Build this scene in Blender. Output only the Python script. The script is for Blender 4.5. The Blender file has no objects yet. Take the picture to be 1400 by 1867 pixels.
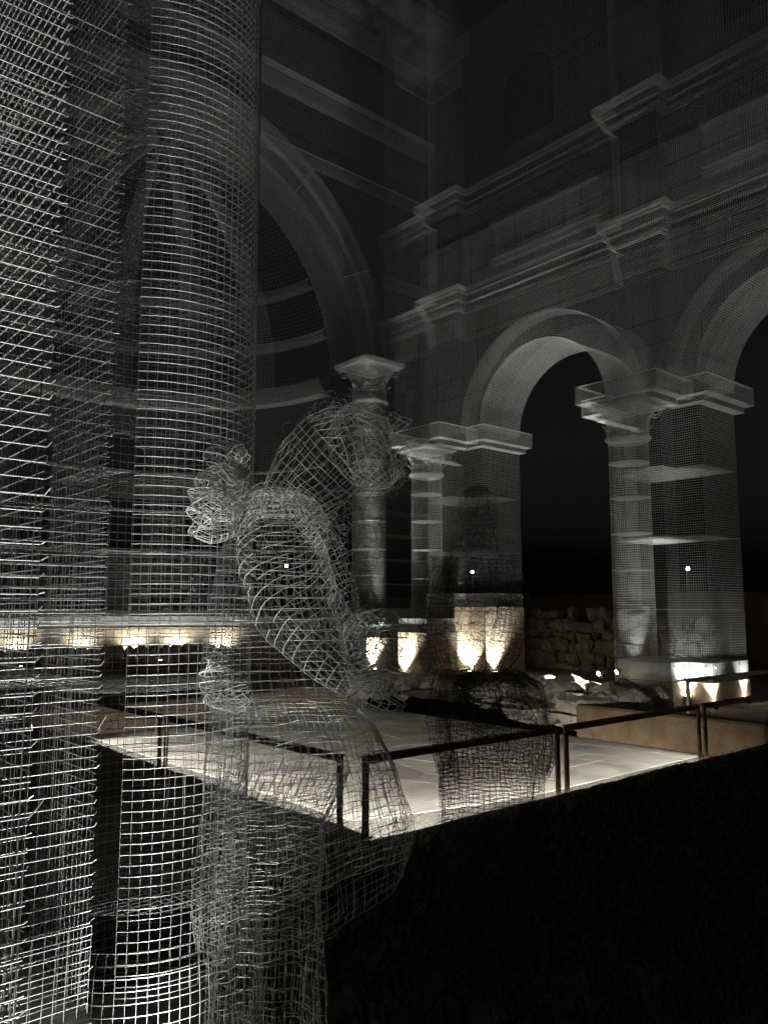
import bpy, bmesh, math, random
import numpy as np
from mathutils import Vector, noise

random.seed(7); rng = np.random.default_rng(7)
sc = bpy.context.scene
col = sc.collection
PI = math.pi

# ------------------------------------------------------------------ camera
FPX, PITCH, YAW, EYE = 1457.0, math.radians(6.9), math.radians(40.9), 1.6
cam_data = bpy.data.cameras.new('camera'); cam = bpy.data.objects.new('camera', cam_data); col.objects.link(cam)
cam_data.sensor_fit = 'HORIZONTAL'; cam_data.sensor_width = 36.0; cam_data.lens = 36.0 * FPX / 1400.0
cam_data.clip_start = 0.05; cam_data.clip_end = 2000
cam.location = (0, 0, EYE); cam.rotation_euler = (PI / 2 + PITCH, 0, -YAW)
sc.camera = cam

# ------------------------------------------------------------------ world (clear night, the sun far below the horizon)
w = bpy.data.worlds.new('World'); sc.world = w; w.use_nodes = True
nt = w.node_tree; bgn = nt.nodes['Background']
sky = nt.nodes.new('ShaderNodeTexSky'); sky.sky_type = 'NISHITA'; sky.sun_disc = False
sky.sun_elevation = math.radians(-2.0); sky.sun_rotation = math.radians(220)
hsv = nt.nodes.new('ShaderNodeHueSaturation'); hsv.inputs['Saturation'].default_value = .15
nt.links.new(sky.outputs[0], hsv.inputs['Color']); nt.links.new(hsv.outputs[0], bgn.inputs[0]); bgn.inputs[1].default_value = 0.028

vs = sc.view_settings
sc.display_settings.display_device = 'sRGB'
vs.view_transform = 'Standard'; vs.look = 'None'; vs.gamma = 1.0; vs.use_curve_mapping = False
vs.exposure = 0.0
cy = sc.cycles
cy.max_bounces = 5; cy.diffuse_bounces = 3; cy.glossy_bounces = 2; cy.transmission_bounces = 2
cy.transparent_max_bounces = 8; cy.sample_clamp_indirect = 4.0; cy.caustics_reflective = False; cy.caustics_refractive = False
cy.use_denoising = True
try: cy.denoiser = 'OPENIMAGEDENOISE'
except Exception: pass
cy.use_light_tree = True

# ------------------------------------------------------------------ materials
def new_mat(name):
    m = bpy.data.materials.new(name); m.use_nodes = True
    return m, m.node_tree, m.node_tree.nodes['Principled BSDF']
def noise_mat(name, c0, c1, scale, rough=0.8, metal=0.0, bump=0.0, bscale=None, detail=8, spec=0.4, c2=None, bdist=0.02):
    m, t, b = new_mat(name)
    tc = t.nodes.new('ShaderNodeTexCoord')
    n = t.nodes.new('ShaderNodeTexNoise'); n.inputs['Scale'].default_value = scale; n.inputs['Detail'].default_value = detail
    n.inputs['Roughness'].default_value = 0.62
    geo = t.nodes.new('ShaderNodeNewGeometry')
    t.links.new(geo.outputs['Position'], n.inputs['Vector'])
    r = t.nodes.new('ShaderNodeValToRGB'); r.color_ramp.elements[0].position = 0.3; r.color_ramp.elements[1].position = 0.7
    r.color_ramp.elements[0].color = (*c0, 1); r.color_ramp.elements[1].color = (*c1, 1)
    if c2:
        e = r.color_ramp.elements.new(0.5); e.color = (*c2, 1)
    t.links.new(n.outputs[0], r.inputs[0])
    # small change from piece to piece
    oi = t.nodes.new('ShaderNodeObjectInfo'); hv = t.nodes.new('ShaderNodeHueSaturation')
    mr = t.nodes.new('ShaderNodeMapRange'); mr.inputs[3].default_value = 0.78; mr.inputs[4].default_value = 1.18
    t.links.new(oi.outputs['Random'], mr.inputs[0]); t.links.new(mr.outputs[0], hv.inputs['Value'])
    t.links.new(r.outputs[0], hv.inputs['Color']); t.links.new(hv.outputs[0], b.inputs['Base Color'])
    b.inputs['Roughness'].default_value = rough; b.inputs['Metallic'].default_value = metal
    b.inputs['Specular IOR Level'].default_value = spec
    if bump:
        n2 = t.nodes.new('ShaderNodeTexNoise'); n2.inputs['Scale'].default_value = bscale or scale * 6; n2.inputs['Detail'].default_value = 6
        t.links.new(geo.outputs['Position'], n2.inputs['Vector'])
        bp = t.nodes.new('ShaderNodeBump'); bp.inputs['Strength'].default_value = bump; bp.inputs['Distance'].default_value = bdist
        t.links.new(n2.outputs[0], bp.inputs['Height']); t.links.new(bp.outputs[0], b.inputs['Normal'])
    return m
def emit_mat(name, c, s):
    m, t, b = new_mat(name)
    b.inputs['Base Color'].default_value = (*c, 1); b.inputs['Emission Color'].default_value = (*c, 1)
    b.inputs['Emission Strength'].default_value = s
    return m
M = {}
M['wire'] = noise_mat('galvanised_wire', (.50, .515, .51), (.66, .67, .655), 2.2, .42, .35, spec=.5)
M['wire_old'] = noise_mat('weathered_wire', (.30, .31, .305), (.50, .51, .495), 6, .5, .35, spec=.5)
M['wire_shaded'] = noise_mat('shaded_wire', (.12, .125, .12), (.2, .205, .195), 5, .6, .2, spec=.3)  # darker copy of the wire, with the lack of light put into its colour
M['steel'] = noise_mat('galvanised_sheet', (.42, .43, .42), (.60, .61, .59), 3.5, .5, .35, .05, 30)
M['bolt'] = noise_mat('bolt_steel', (.5, .5, .5), (.7, .7, .7), 9, .35, .8)
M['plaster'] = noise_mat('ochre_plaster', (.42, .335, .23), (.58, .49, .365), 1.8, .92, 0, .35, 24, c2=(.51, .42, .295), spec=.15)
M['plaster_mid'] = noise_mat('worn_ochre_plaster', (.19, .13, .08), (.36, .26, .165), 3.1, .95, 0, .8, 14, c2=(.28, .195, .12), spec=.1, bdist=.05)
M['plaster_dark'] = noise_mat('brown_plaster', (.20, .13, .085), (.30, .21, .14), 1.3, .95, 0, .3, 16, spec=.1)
M['stone'] = noise_mat('limestone', (.36, .32, .26), (.58, .54, .46), 5, .9, 0, .6, 26, c2=(.48, .44, .37), spec=.15, bdist=.03)
M['rubble'] = noise_mat('brown_rubble', (.13, .10, .072), (.28, .225, .16), 4, .95, 0, .7, 18, c2=(.20, .16, .115), spec=.1, bdist=.04)
M['slab'] = noise_mat('paving_limestone', (.40, .37, .315), (.70, .67, .60), 1.6, .85, 0, .35, 40, c2=(.58, .55, .485), spec=.2, bdist=.012)
M['mortar'] = noise_mat('paving_mortar', (.34, .325, .30), (.44, .425, .40), 8, .95, 0, .5, 60, spec=.1)
M['gravel'] = noise_mat('gravel', (.13, .12, .105), (.33, .31, .28), 30, .95, 0, 1.0, 55, spec=.1, bdist=.03)
M['earth'] = noise_mat('dark_earth', (.16, .14, .12), (.36, .32, .28), 4.5, .97, 0, .8, 30, spec=.05, bdist=.04)
M['grass'] = noise_mat('dark_grass', (.018, .022, .012), (.05, .055, .03), 9, .9, 0, spec=.1)
M['corten'] = noise_mat('rust_steel', (.26, .15, .085), (.44, .28, .17), 7, .75, .25, .2, 60, spec=.3)
M['litrail'] = noise_mat('lit_rail_steel', (.48, .44, .38), (.62, .58, .5), 6, .6, .1, .1, 50)  # paler copy of the railing steel, lamplight put into its colour
M['black'] = noise_mat('lamp_housing', (.05, .05, .05), (.09, .09, .09), 8, .5, .5)
M['lens'] = emit_mat('lit_lens', (1.0, .95, .86), 60)
M['led'] = emit_mat('lit_led_strip', (1.0, .95, .86), 6)
M['street'] = emit_mat('lit_street_lamp', (.92, .97, 1.0), 45)
M['pole'] = noise_mat('pole_paint', (.08, .085, .08), (.12, .125, .12), 5, .6, .3)

# ------------------------------------------------------------------ helpers
def tag(o, label=None, cat=None, group=None, kind=None):
    if label: o['label'] = label
    if cat: o['category'] = cat
    if group: o['group'] = group
    if kind: o['kind'] = kind
    return o
def empty(name, loc, label, cat, group=None):
    o = bpy.data.objects.new(name, None); col.objects.link(o); o.location = loc; o.empty_display_size = .1
    return tag(o, label, cat, group)
def link_mesh(name, me, mat, parent=None, kind=None):
    o = bpy.data.objects.new(name, me); col.objects.link(o)
    if mat is not None and not me.materials: me.materials.append(mat)
    if parent is not None:
        o.parent = parent
        pl = Vector((0, 0, 0)); q = parent
        while q is not None: pl += q.location; q = q.parent
        o.matrix_parent_inverse.identity(); o.location = -pl       # meshes are written in world coordinates
    if kind: o['kind'] = kind
    return o
def part_empty(name, loc, parent):
    o = bpy.data.objects.new(name, None); col.objects.link(o); o.parent = parent
    o.location = Vector(loc) - parent.location; o.empty_display_size = .05
    return o
UPR = .62
def wire_mesh(name, segs, rad, mat, parent=None, sides=4, kind=None):
    """segs: (N,2,3) array of straight wire pieces -> one mesh of round-shaded prisms"""
    s = np.asarray(segs, float).reshape(-1, 2, 3)
    d = s[:, 1] - s[:, 0]; L = np.linalg.norm(d, axis=1); ok = L > 1e-6
    s = s[ok]; d = d[ok] / L[ok][:, None]
    r = np.broadcast_to(np.asarray(rad, float), (len(ok),))[ok][:, None]
    r = np.where(np.abs(d[:, 2:3]) > .95, r * UPR, r)          # uprights thinned so they seem to catch less light
    ref = np.where(np.abs(d[:, 2:3]) > .9, np.array([[1., 0, 0]]), np.array([[0, 0, 1.]]))
    e1 = np.cross(d, ref); e1 /= np.linalg.norm(e1, axis=1)[:, None]; e2 = np.cross(d, e1)
    n = len(s); V = np.empty((n, 2, sides, 3))
    for k in range(sides):
        a = 2 * PI * k / sides + .4
        off = r * (math.cos(a) * e1 + math.sin(a) * e2)
        V[:, 0, k] = s[:, 0] + off; V[:, 1, k] = s[:, 1] + off
    base = (np.arange(n) * 2 * sides)[:, None, None]
    k = np.arange(sides); k2 = (k + 1) % sides
    q = np.stack([k, k2, k2 + sides, k + sides], 1)[None] + base
    V = V.reshape(-1, 3); q = q.reshape(-1, 4).astype(np.int32)
    me = bpy.data.meshes.new(name)
    me.vertices.add(len(V)); me.vertices.foreach_set('co', V.astype(np.float32).ravel())
    me.loops.add(q.size); me.loops.foreach_set('vertex_index', q.ravel())
    me.polygons.add(len(q)); me.polygons.foreach_set('loop_start', np.arange(0, q.size, 4, dtype=np.int32))
    me.polygons.foreach_set('use_smooth', np.ones(len(q), bool))
    me.update(calc_edges=True); me.validate()
    return link_mesh(name, me, mat, parent, kind)
def solid(name, verts, faces, mat, parent=None, kind=None, bevel=0.0, smooth=False):
    me = bpy.data.meshes.new(name)
    bm = bmesh.new(); vv = [bm.verts.new(v) for v in verts]
    for f in faces:
        try: bm.faces.new([vv[i] for i in f])
        except ValueError: pass
    bmesh.ops.recalc_face_normals(bm, faces=bm.faces)
    if bevel: bmesh.ops.bevel(bm, geom=list(bm.edges), offset=bevel, segments=1, affect='EDGES', clamp_overlap=True)
    for f in bm.faces: f.smooth = smooth
    bm.to_mesh(me); bm.free()
    return link_mesh(name, me, mat, parent, kind)
def box_vf(x0, x1, y0, y1, z0, z1):
    v = [(x, y, z) for z in (z0, z1) for y in (y0, y1) for x in (x0, x1)]
    return v, [(0, 1, 3, 2), (4, 5, 7, 6), (0, 1, 5, 4), (1, 3, 7, 5), (3, 2, 6, 7), (2, 0, 4, 6)]
def box(name, x0, x1, y0, y1, z0, z1, mat, parent=None, bevel=0.0, kind=None):
    v, f = box_vf(x0, x1, y0, y1, z0, z1)
    return solid(name, v, f, mat, parent, kind, bevel)
def prism(name, path, z0, z1, mat, parent=None, bevel=0.0, kind=None):
    n = len(path)
    v = [(x, y, z0) for x, y in path] + [(x, y, z1) for x, y in path]
    f = [tuple(range(n)), tuple(range(n, 2 * n))] + [(i, (i + 1) % n, n + (i + 1) % n, n + i) for i in range(n)]
    return solid(name, v, f, mat, parent, kind, bevel)
def cyl_between(name, p0, p1, r, mat, parent=None, n=10, r2=None):
    p0 = Vector(p0); p1 = Vector(p1); d = (p1 - p0).normalized()
    e1 = d.orthogonal().normalized(); e2 = d.cross(e1); r2 = r if r2 is None else r2
    v = []
    for p, rr in ((p0, r), (p1, r2)):
        for k in range(n):
            a = 2 * PI * k / n; v.append(p + e1 * rr * math.cos(a) + e2 * rr * math.sin(a))
    f = [(k, (k + 1) % n, n + (k + 1) % n, n + k) for k in range(n)] + [tuple(range(n)), tuple(range(n, 2 * n))]
    return solid(name, v, f, mat, parent)

# --- wire sheets ------------------------------------------------------------
def grid(p, du, dv, cell, jit=.06, skip=None, pieces=1):
    """flat welded-mesh sheet: corner p, full edges du and dv"""
    p = np.array(p, float); du = np.array(du, float); dv = np.array(dv, float)
    out = []
    for a, b in ((du, dv), (dv, du)):
        n = max(1, int(round(np.linalg.norm(b) / cell)))
        t = np.arange(n + 1) / n
        t[1:-1] += rng.normal(0, jit / n, max(0, n - 1))
        s0 = p + t[:, None] * b; s1 = s0 + a
        out.append(np.stack([s0, s1], 1))
    return np.concatenate(out)
def polyl(P):
    """(m,k,3) polylines -> segments"""
    P = np.asarray(P, float)
    return np.stack([P[:, :-1], P[:, 1:]], 2).reshape(-1, 2, 3)
def sheet(fn, nu, nv, su, sv, uclosed=False):
    """fn(u,v arrays)->(...,3); nu lines of constant u, nv lines of constant v; su/sv pieces along u/v"""
    out = []
    u = np.linspace(0, 1, su + 1)[None, :]; v = np.linspace(0, 1, nv)[:, None]
    out.append(polyl(fn(np.broadcast_to(u, (nv, su + 1)), np.broadcast_to(v, (nv, su + 1)))))
    uu = np.linspace(0, 1, nu + 1)[:-1] if uclosed else np.linspace(0, 1, nu)
    v = np.linspace(0, 1, sv + 1)[None, :]; uu = uu[:, None]
    out.append(polyl(fn(np.broadcast_to(uu, (len(uu), sv + 1)), np.broadcast_to(v, (len(uu), sv + 1)))))
    return np.concatenate(out)
def mitre(path, closed=True):
    n = len(path); P = [np.array(p, float) for p in path]; out = []
    def nrm(a, b):
        d = b - a; d /= np.linalg.norm(d); return np.array([d[1], -d[0]])   # outward for a counter-clockwise path
    for i in range(n):
        if closed or 0 < i < n - 1:
            n1 = nrm(P[i - 1], P[i]); n2 = nrm(P[i], P[(i + 1) % n])
            out.append((n1 + n2) / (1 + n1 @ n2))
        elif i == 0: out.append(nrm(P[0], P[1]))
        else: out.append(nrm(P[-2], P[-1]))
    return np.array(P), np.array(out)
def sweep(path, profile, cell, closed=True, jit=.05):
    """profile [(out,z),...] swept along a plan outline: courses of welded mesh"""
    P, m = mitre(path, closed); n = len(P); segs = []
    idx = range(n if closed else n - 1)
    for (o0, z0), (o1, z1) in zip(profile[:-1], profile[1:]):
        h = math.hypot(o1 - o0, z1 - z0); k = max(1, int(round(h / cell)))
        for i in idx:
            j = (i + 1) % n
            a0 = np.array([*(P[i] + m[i] * o0), z0]); a1 = np.array([*(P[i] + m[i] * o1), z1])
            b0 = np.array([*(P[j] + m[j] * o0), z0]); b1 = np.array([*(P[j] + m[j] * o1), z1])
            t = np.arange(k + 1) / k
            if k > 1: t[1:-1] += rng.normal(0, jit / k, k - 1)
            t = t[:, None]
            segs.append(np.stack([a0 + t * (a1 - a0), b0 + t * (b1 - b0)], 1))
            q = max(1, int(round(np.linalg.norm(b0 - a0) / cell)))
            s = (np.arange(q + 1) / q)[:, None]
            segs.append(np.stack([a0 + s * (b0 - a0), a1 + s * (b1 - a1)], 1))
    return np.concatenate(segs)
def flat_poly(path, z, cell, jit=.05):
    """horizontal mesh sheet that fills an axis-aligned outline"""
    P = np.array(path, float); segs = []
    for ax in (0, 1):
        lo, hi = P[:, 1 - ax].min(), P[:, 1 - ax].max(); n = max(2, int((hi - lo) / cell))
        for c in lo + (np.arange(n) + .5) / n * (hi - lo):
            xs = []
            for i in range(len(P)):
                a, b = P[i], P[(i + 1) % len(P)]
                if (a[1 - ax] - c) * (b[1 - ax] - c) < 0:
                    t = (c - a[1 - ax]) / (b[1 - ax] - a[1 - ax]); xs.append(a[ax] + t * (b[ax] - a[ax]))
            xs.sort()
            for x0, x1 in zip(xs[::2], xs[1::2]):
                s = [[0, 0, z + random.gauss(0, .002)], [0, 0, z + random.gauss(0, .002)]]
                s[0][ax], s[1][ax] = x0, x1; s[0][1 - ax] = s[1][1 - ax] = c
                segs.append(s)
    return np.array(segs)
def disc(c, r, z, cell):
    segs = []
    n = int(2 * r / cell)
    for k in range(n):
        q = -r + (k + .5) / n * 2 * r; h = math.sqrt(r * r - q * q)
        segs += [[[c[0] + q, c[1] - h, z], [c[0] + q, c[1] + h, z]], [[c[0] - h, c[1] + q, z], [c[0] + h, c[1] + q, z]]]
    a = np.linspace(0, 2 * PI, 41); P = np.stack([c[0] + r * np.cos(a), c[1] + r * np.sin(a), np.full(41, z)], 1)
    return np.concatenate([np.array(segs), polyl(P[None])])
def revolve(c, a0, a1, prof, cell, step=None):
    """prof: [(r,z)...]; arc rings every cell of the profile and upright wires"""
    pr = np.array(prof, float); d = np.hypot(*np.diff(pr, axis=0).T); L = np.concatenate([[0], np.cumsum(d)])
    rmax = pr[:, 0].max()
    nv = max(2, int(L[-1] / cell)); nu = max(3, int(rmax * abs(a1 - a0) / (step or cell)))
    def fn(u, v):
        t = v * L[-1]; r = np.interp(t, L, pr[:, 0]); z = np.interp(t, L, pr[:, 1]); a = a0 + (a1 - a0) * u
        return np.stack([c[0] + r * np.cos(a), c[1] + r * np.sin(a), z], -1)
    straight = len(prof) == 2
    return sheet(fn, nu + 1, nv + 1, max(10, int(abs(a1 - a0) / .16)), 1 if straight else max(4, len(prof) * 3))

# ------------------------------------------------------------------ ground, pit and paving
PIT = (3.78, 10.0, 4.46, 12.0)                       # x0 x1 y0 y1 of the sunken floor
ZF = -0.26
def bumpy(x, y, amp):
    return amp * (noise.noise((x * 1.7, y * 1.7, 3.1)) + .5 * noise.noise((x * 5.3, y * 5.3, 1.7)))
def ground_patch(bm, x0, x1, y0, y1, nx, ny, amp, z=0.0):
    vs_ = [[bm.verts.new((x0 + (x1 - x0) * i / nx, y0 + (y1 - y0) * j / ny,
            z + bumpy(x0 + (x1 - x0) * i / nx, y0 + (y1 - y0) * j / ny, amp))) for j in range(ny + 1)] for i in range(nx + 1)]
    for i in range(nx):
        for j in range(ny): bm.faces.new((vs_[i][j], vs_[i + 1][j], vs_[i + 1][j + 1], vs_[i][j + 1]))
bm = bmesh.new()
B = 600
ground_patch(bm, -B, B, -B, -4, 12, 6, 0)
ground_patch(bm, -B, -6, -4, B, 6, 12, 0)
ground_patch(bm, 24, B, -4, B, 6, 12, 0)
ground_patch(bm, -6, 24, 26, B, 8, 8, 0)
ground_patch(bm, -6, 24, -4, PIT[2], 300, 90, .024, -.012)
ground_patch(bm, -6, PIT[0], PIT[2], 26, 50, 106, .018)
ground_patch(bm, PIT[1], 24, PIT[2], 26, 60, 90, .02, .03)
ground_patch(bm, PIT[0], PIT[1], PIT[3], 26, 40, 70, .02, .03)
for f in bm.faces: f.smooth = True
me = bpy.data.meshes.new('ground'); bm.to_mesh(me); bm.free()
tag(link_mesh('ground', me, M['earth']), 'dark bare earth and grass around the sunken floor', kind='structure')

tag(box('gravel_bed', PIT[0] - .02, PIT[1] + .02, PIT[2] - .02, PIT[3] + .02, -.5, ZF - .004, M['gravel']),
    'pale gravel bed under and around the paved floor', kind='structure')
# retaining faces of the pit
x0, x1, y0, y1 = PIT
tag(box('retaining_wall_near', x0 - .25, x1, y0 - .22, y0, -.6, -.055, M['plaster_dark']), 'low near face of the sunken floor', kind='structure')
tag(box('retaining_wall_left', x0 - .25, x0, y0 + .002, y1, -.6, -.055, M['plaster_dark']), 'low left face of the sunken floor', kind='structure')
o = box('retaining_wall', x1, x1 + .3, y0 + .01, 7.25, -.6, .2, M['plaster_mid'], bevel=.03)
tag(o, 'low ochre plaster retaining wall at the right edge of the sunken floor', 'wall')
o = box('retaining_wall', x0, x1, y1, y1 + .3, -.6, .16, M['rubble'], bevel=.02)
tag(o, 'low dim stone kerb wall along the far edge of the sunken floor', 'wall')

# paving: irregular slabs, each a piece
paving = tag(bpy.data.objects.new('paving', None), 'pale limestone paving of the sunken floor', kind='structure'); col.objects.link(paving)
link_mesh('mortar_bed', solid('tmp', *box_vf(4.60, 9.95, 5.55, 11.9, -.4, ZF - .0025), M['mortar']).data, None, paving)
bpy.data.objects.remove(bpy.data.objects['tmp'])
NX, NY = 11, 13; px_, py_ = 5.36 / NX, 6.64 / NY
cor = {}
for i in range(NX + 1):
    for j in range(NY + 1):
        jx = 0 if i in (0, NX) else random.uniform(-.36, .36) * px_; jy = 0 if j in (0, NY) else random.uniform(-.36, .36) * py_
        x_ = 4.58 + i * px_ + jx; y_ = 5.28 + j * py_ + jy
        if j == 0: y_ += max(0, 6.4 - x_) * .22
        cor[i, j] = (x_, y_)
for i in range(NX):
    for j in range(NY):
        q = [cor[i, j], cor[i + 1, j], cor[i + 1, j + 1], cor[i, j + 1]]
        cx_, cy_ = sum(p[0] for p in q) / 4, sum(p[1] for p in q) / 4
        q = [(cx_ + (a - cx_) * .988, cy_ + (b - cy_) * .988) for a, b in q]
        prism('slab', q, ZF - .1, ZF + random.uniform(-.001, .001), M['slab'], paving)

# grass along the lip of the pit
def blades(name, n, sampler, label, hmin=.03, hmax=.12):
    V = []; F = []
    for k in range(n):
        x, y, z = sampler(); a = random.uniform(0, 2 * PI); h = random.uniform(hmin, hmax); wv = random.uniform(.003, .007)
        lx, ly = random.gauss(0, .035), random.gauss(0, .035)
        dx, dy = wv * math.cos(a), wv * math.sin(a); i = len(V)
        V += [(x - dx, y - dy, z - .01), (x + dx, y + dy, z - .01), (x + lx * .5 + dx * .7, y + ly * .5 + dy * .7, z + h * .6),
              (x + lx * .5 - dx * .7, y + ly * .5 - dy * .7, z + h * .6), (x + lx, y + ly, z + h)]
        F += [(i, i + 1, i + 2, i + 3), (i + 3, i + 2, i + 4)]
    me = bpy.data.meshes.new(name); me.from_pydata(V, [], F); me.update()
    return tag(link_mesh(name, me, M['grass']), label, 'grass', kind='stuff')
def lip():
    t = random.random()
    if t < .6:
        x, y = random.uniform(3.4, 11), PIT[2] - abs(random.gauss(0, .22)) - .02
    else:
        x, y = PIT[0] - abs(random.gauss(0, .22)) - .02, random.uniform(4.5, 12)
    return x, y, bumpy(x, y, .018)
blades('grass', 220, lip, 'dark ragged grass along the near lip of the sunken floor', .01, .025)
def lawn():
    r_ = random.uniform(.0, 1) ** .6; x = random.uniform(1.2, 10.5); y = random.uniform(-.5, 4.33)
    return x, y, bumpy(x, y, .018)
blades('grass', 26000, lawn, 'short dark grass and soil in the unlit foreground', .015, .06)

# ------------------------------------------------------------------ piers and columns of wire mesh
FAR, RF = .041, .00145
ARC = math.radians(127.6)
def capital(parent, c, r, z0, z1, half, rad, mat, cell, a_face):
    """bell, astragal, leaves, corner scrolls and abacus"""
    cap = part_empty('capital', (c[0], c[1], z0), parent)
    h = z1 - z0; segs = []
    def bell(u, v):
        a = 2 * PI * u
        ca, sa = np.cos(a), np.sin(a)
        sq = 1 / np.maximum(np.abs(ca), np.abs(sa))
        k = np.clip((v - .35) / .65, 0, 1) ** 1.7
        rr = r * (1 + .06 * np.sin(v * 9)) * (1 - k) + half * (.72 + .28 * sq / 1.2) * k
        return np.stack([c[0] + rr * ca, c[1] + rr * sa, z0 + h * v * .9], -1)
    nu = int(2 * PI * r / cell)
    segs.append(sheet(bell, nu, max(5, int(h / cell)), 40, 12, True))
    wire_mesh('bell', np.concatenate(segs), rad, mat, cap)
    ring = []
    for zz, rr in ((z0 + .01, r * 1.06), (z0 + .035, r * 1.16), (z0 + .07, r * 1.16), (z0 + .095, r * 1.06)):
        a = np.linspace(0, 2 * PI, 41); ring.append(polyl(np.stack([c[0] + rr * np.cos(a), c[1] + rr * np.sin(a), np.full(41, zz)], 1)[None]))
    for a in np.linspace(0, 2 * PI, nu)[:-1]:
        P = np.array([[c[0] + q * math.cos(a), c[1] + q * math.sin(a), zz] for q, zz in ((r * 1.06, z0 + .01), (r * 1.17, z0 + .05), (r * 1.06, z0 + .095))])
        ring.append(polyl(P[None]))
    ring.append(disc(c, r * 1.1, z0 + .05, cell))
    wire_mesh('astragal', np.concatenate(ring), rad, mat, cap)
    for tier, (za, zb, n, off) in enumerate(((.12, .5, 8, 0), (.3, .78, 8, PI / 8))):
        lv = []
        for k in range(n):
            a = off + 2 * PI * k / n
            def leaf(u, v, a=a):
                wdt = (.34 * r) * np.sin(PI * np.clip(.25 + .75 * v, 0, 1)) * (u - .5) * 2
                out = r * 1.03 + .30 * r * v ** 3; z = z0 + h * (za + (zb - za) * (v - .35 * np.clip(v - .8, 0, 1) * 2))
                return np.stack([c[0] + out * np.cos(a) - wdt * np.sin(a), c[1] + out * np.sin(a) + wdt * np.cos(a), z], -1)
            lv.append(sheet(leaf, 5, 8, 2, 7))
        wire_mesh('leaf_tier', np.concatenate(lv), rad * .9, mat, cap)
    for k in range(4):
        a = PI / 4 + k * PI / 2; t = np.linspace(0, 4 * PI, 40); rr = .14 * half * (1 - t / (4 * PI) * .85) * 1.6
        base = half * 1.12
        P = np.stack([c[0] + (base - .1 * half + rr * np.cos(t)) * math.cos(a), c[1] + (base - .1 * half + rr * np.cos(t)) * math.sin(a),
                      z0 + h * .78 + rr * np.sin(t)], 1)
        s = [polyl(P[None])]
        for off in (-.02, .02):
            Q = P.copy(); Q[:, 0] += -math.sin(a) * off; Q[:, 1] += math.cos(a) * off; s.append(polyl(Q[None]))
        wire_mesh('scroll', np.concatenate(s), rad * 1.1, mat, cap)
    sqp = [(c[0] - half, c[1] - half), (c[0] + half, c[1] - half), (c[0] + half, c[1] + half), (c[0] - half, c[1] + half)]
    ab = [sweep(sqp, [(-.04, z0 + h * .9), (0, z0 + h * .93), (0, z1)], cell), flat_poly(sqp, z0 + h * .9, cell), flat_poly(sqp, z1, cell)]
    wire_mesh('abacus', np.concatenate(ab), rad, mat, cap)
    return cap

def column(label, c, r, z0, zc, z1, half, face, cell, rad, mat, group, discs, full=False, base_z=None):
    t = empty('mesh_column', (c[0], c[1], z0), label, 'column', group)
    a0, a1 = (0, 2 * PI) if full else (face - ARC, face + ARC)
    wire_mesh('shaft', revolve(c, a0, a1, [(r, z0), (r * .95, zc)], cell), rad, mat, t)
    for zz in discs:
        if z0 < zz < zc: wire_mesh('diaphragm', disc(c, r * .985, zz, cell * .8), rad, mat, t)
    if z1: capital(t, c, r * .95, zc, z1, half, rad, mat, cell * .9, face)
    bs = [(r * 1.0, z0 + .30), (r * 1.08, z0 + .26), (r * 1.02, z0 + .2), (r * 1.18, z0 + .1), (r * 1.2, z0 + .04), (r * 1.2, z0)]
    wire_mesh('base_moulding', revolve(c, a0, a1, bs, cell), rad, mat, t)
    return t

def bolts(parent, path, z, every=.28):
    P, m = mitre(path); V = []; F = []
    n = len(P)
    for i in range(n):
        a, b = P[i], P[(i + 1) % n]; L = np.linalg.norm(b - a)
        d = (b - a) / L; nn = np.array([d[1], -d[0]])
        for s in np.arange(every * .35, L, every):
            for zz in z:
                q = a + d * s; k = len(V); rr = .013
                for off, q2 in ((-.002, 1.0), (.014, .8)):
                    for t in range(6):
                        an = t * PI / 3
                        V.append((q[0] + nn[0] * off + d[0] * rr * q2 * math.cos(an), q[1] + nn[1] * off + d[1] * rr * q2 * math.cos(an), zz + rr * q2 * math.sin(an)))
                F += [(k + t, k + (t + 1) % 6, k + 6 + (t + 1) % 6, k + 6 + t) for t in range(6)] + [tuple(range(k + 6, k + 12))]
    me = bpy.data.meshes.new('bolts'); me.from_pydata(V, [], F); me.update()
    return link_mesh('bolts', me, M['bolt'], parent, 'stuff')

def pier_outline(xf, xb, yc, hw, bx, bh, grow=0.0):
    """plan, counter-clockwise; nave face at xf, back at xb, block of half-width bh standing out to bx"""
    s = 1 if xf > xb else -1          # +1: nave face looks to +X
    pts = [(xb, yc - hw), (xf, yc - hw), (xf, yc - bh), (bx, yc - bh), (bx, yc + bh), (xf, yc + bh), (xf, yc + hw), (xb, yc + hw)]
    return pts if s > 0 else pts[::-1]
def impost_outline(xf, xb, yc, hw, bx, bh, cx, chw):
    s = 1 if xf > xb else -1
    pts = [(xb, yc - hw), (xf, yc - hw), (xf, yc - bh), (bx, yc - bh), (bx, yc - chw), (cx, yc - chw), (cx, yc + chw), (bx, yc + chw),
           (bx, yc + bh), (xf, yc + bh), (xf, yc + hw), (xb, yc + hw)]
    return pts if s > 0 else pts[::-1]
CORNICE = [(.0, -.40), (.19, -.40), (.19, -.31), (.37, -.31), (.37, -.02), (.37, 0), (.30, .005)]
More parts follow.
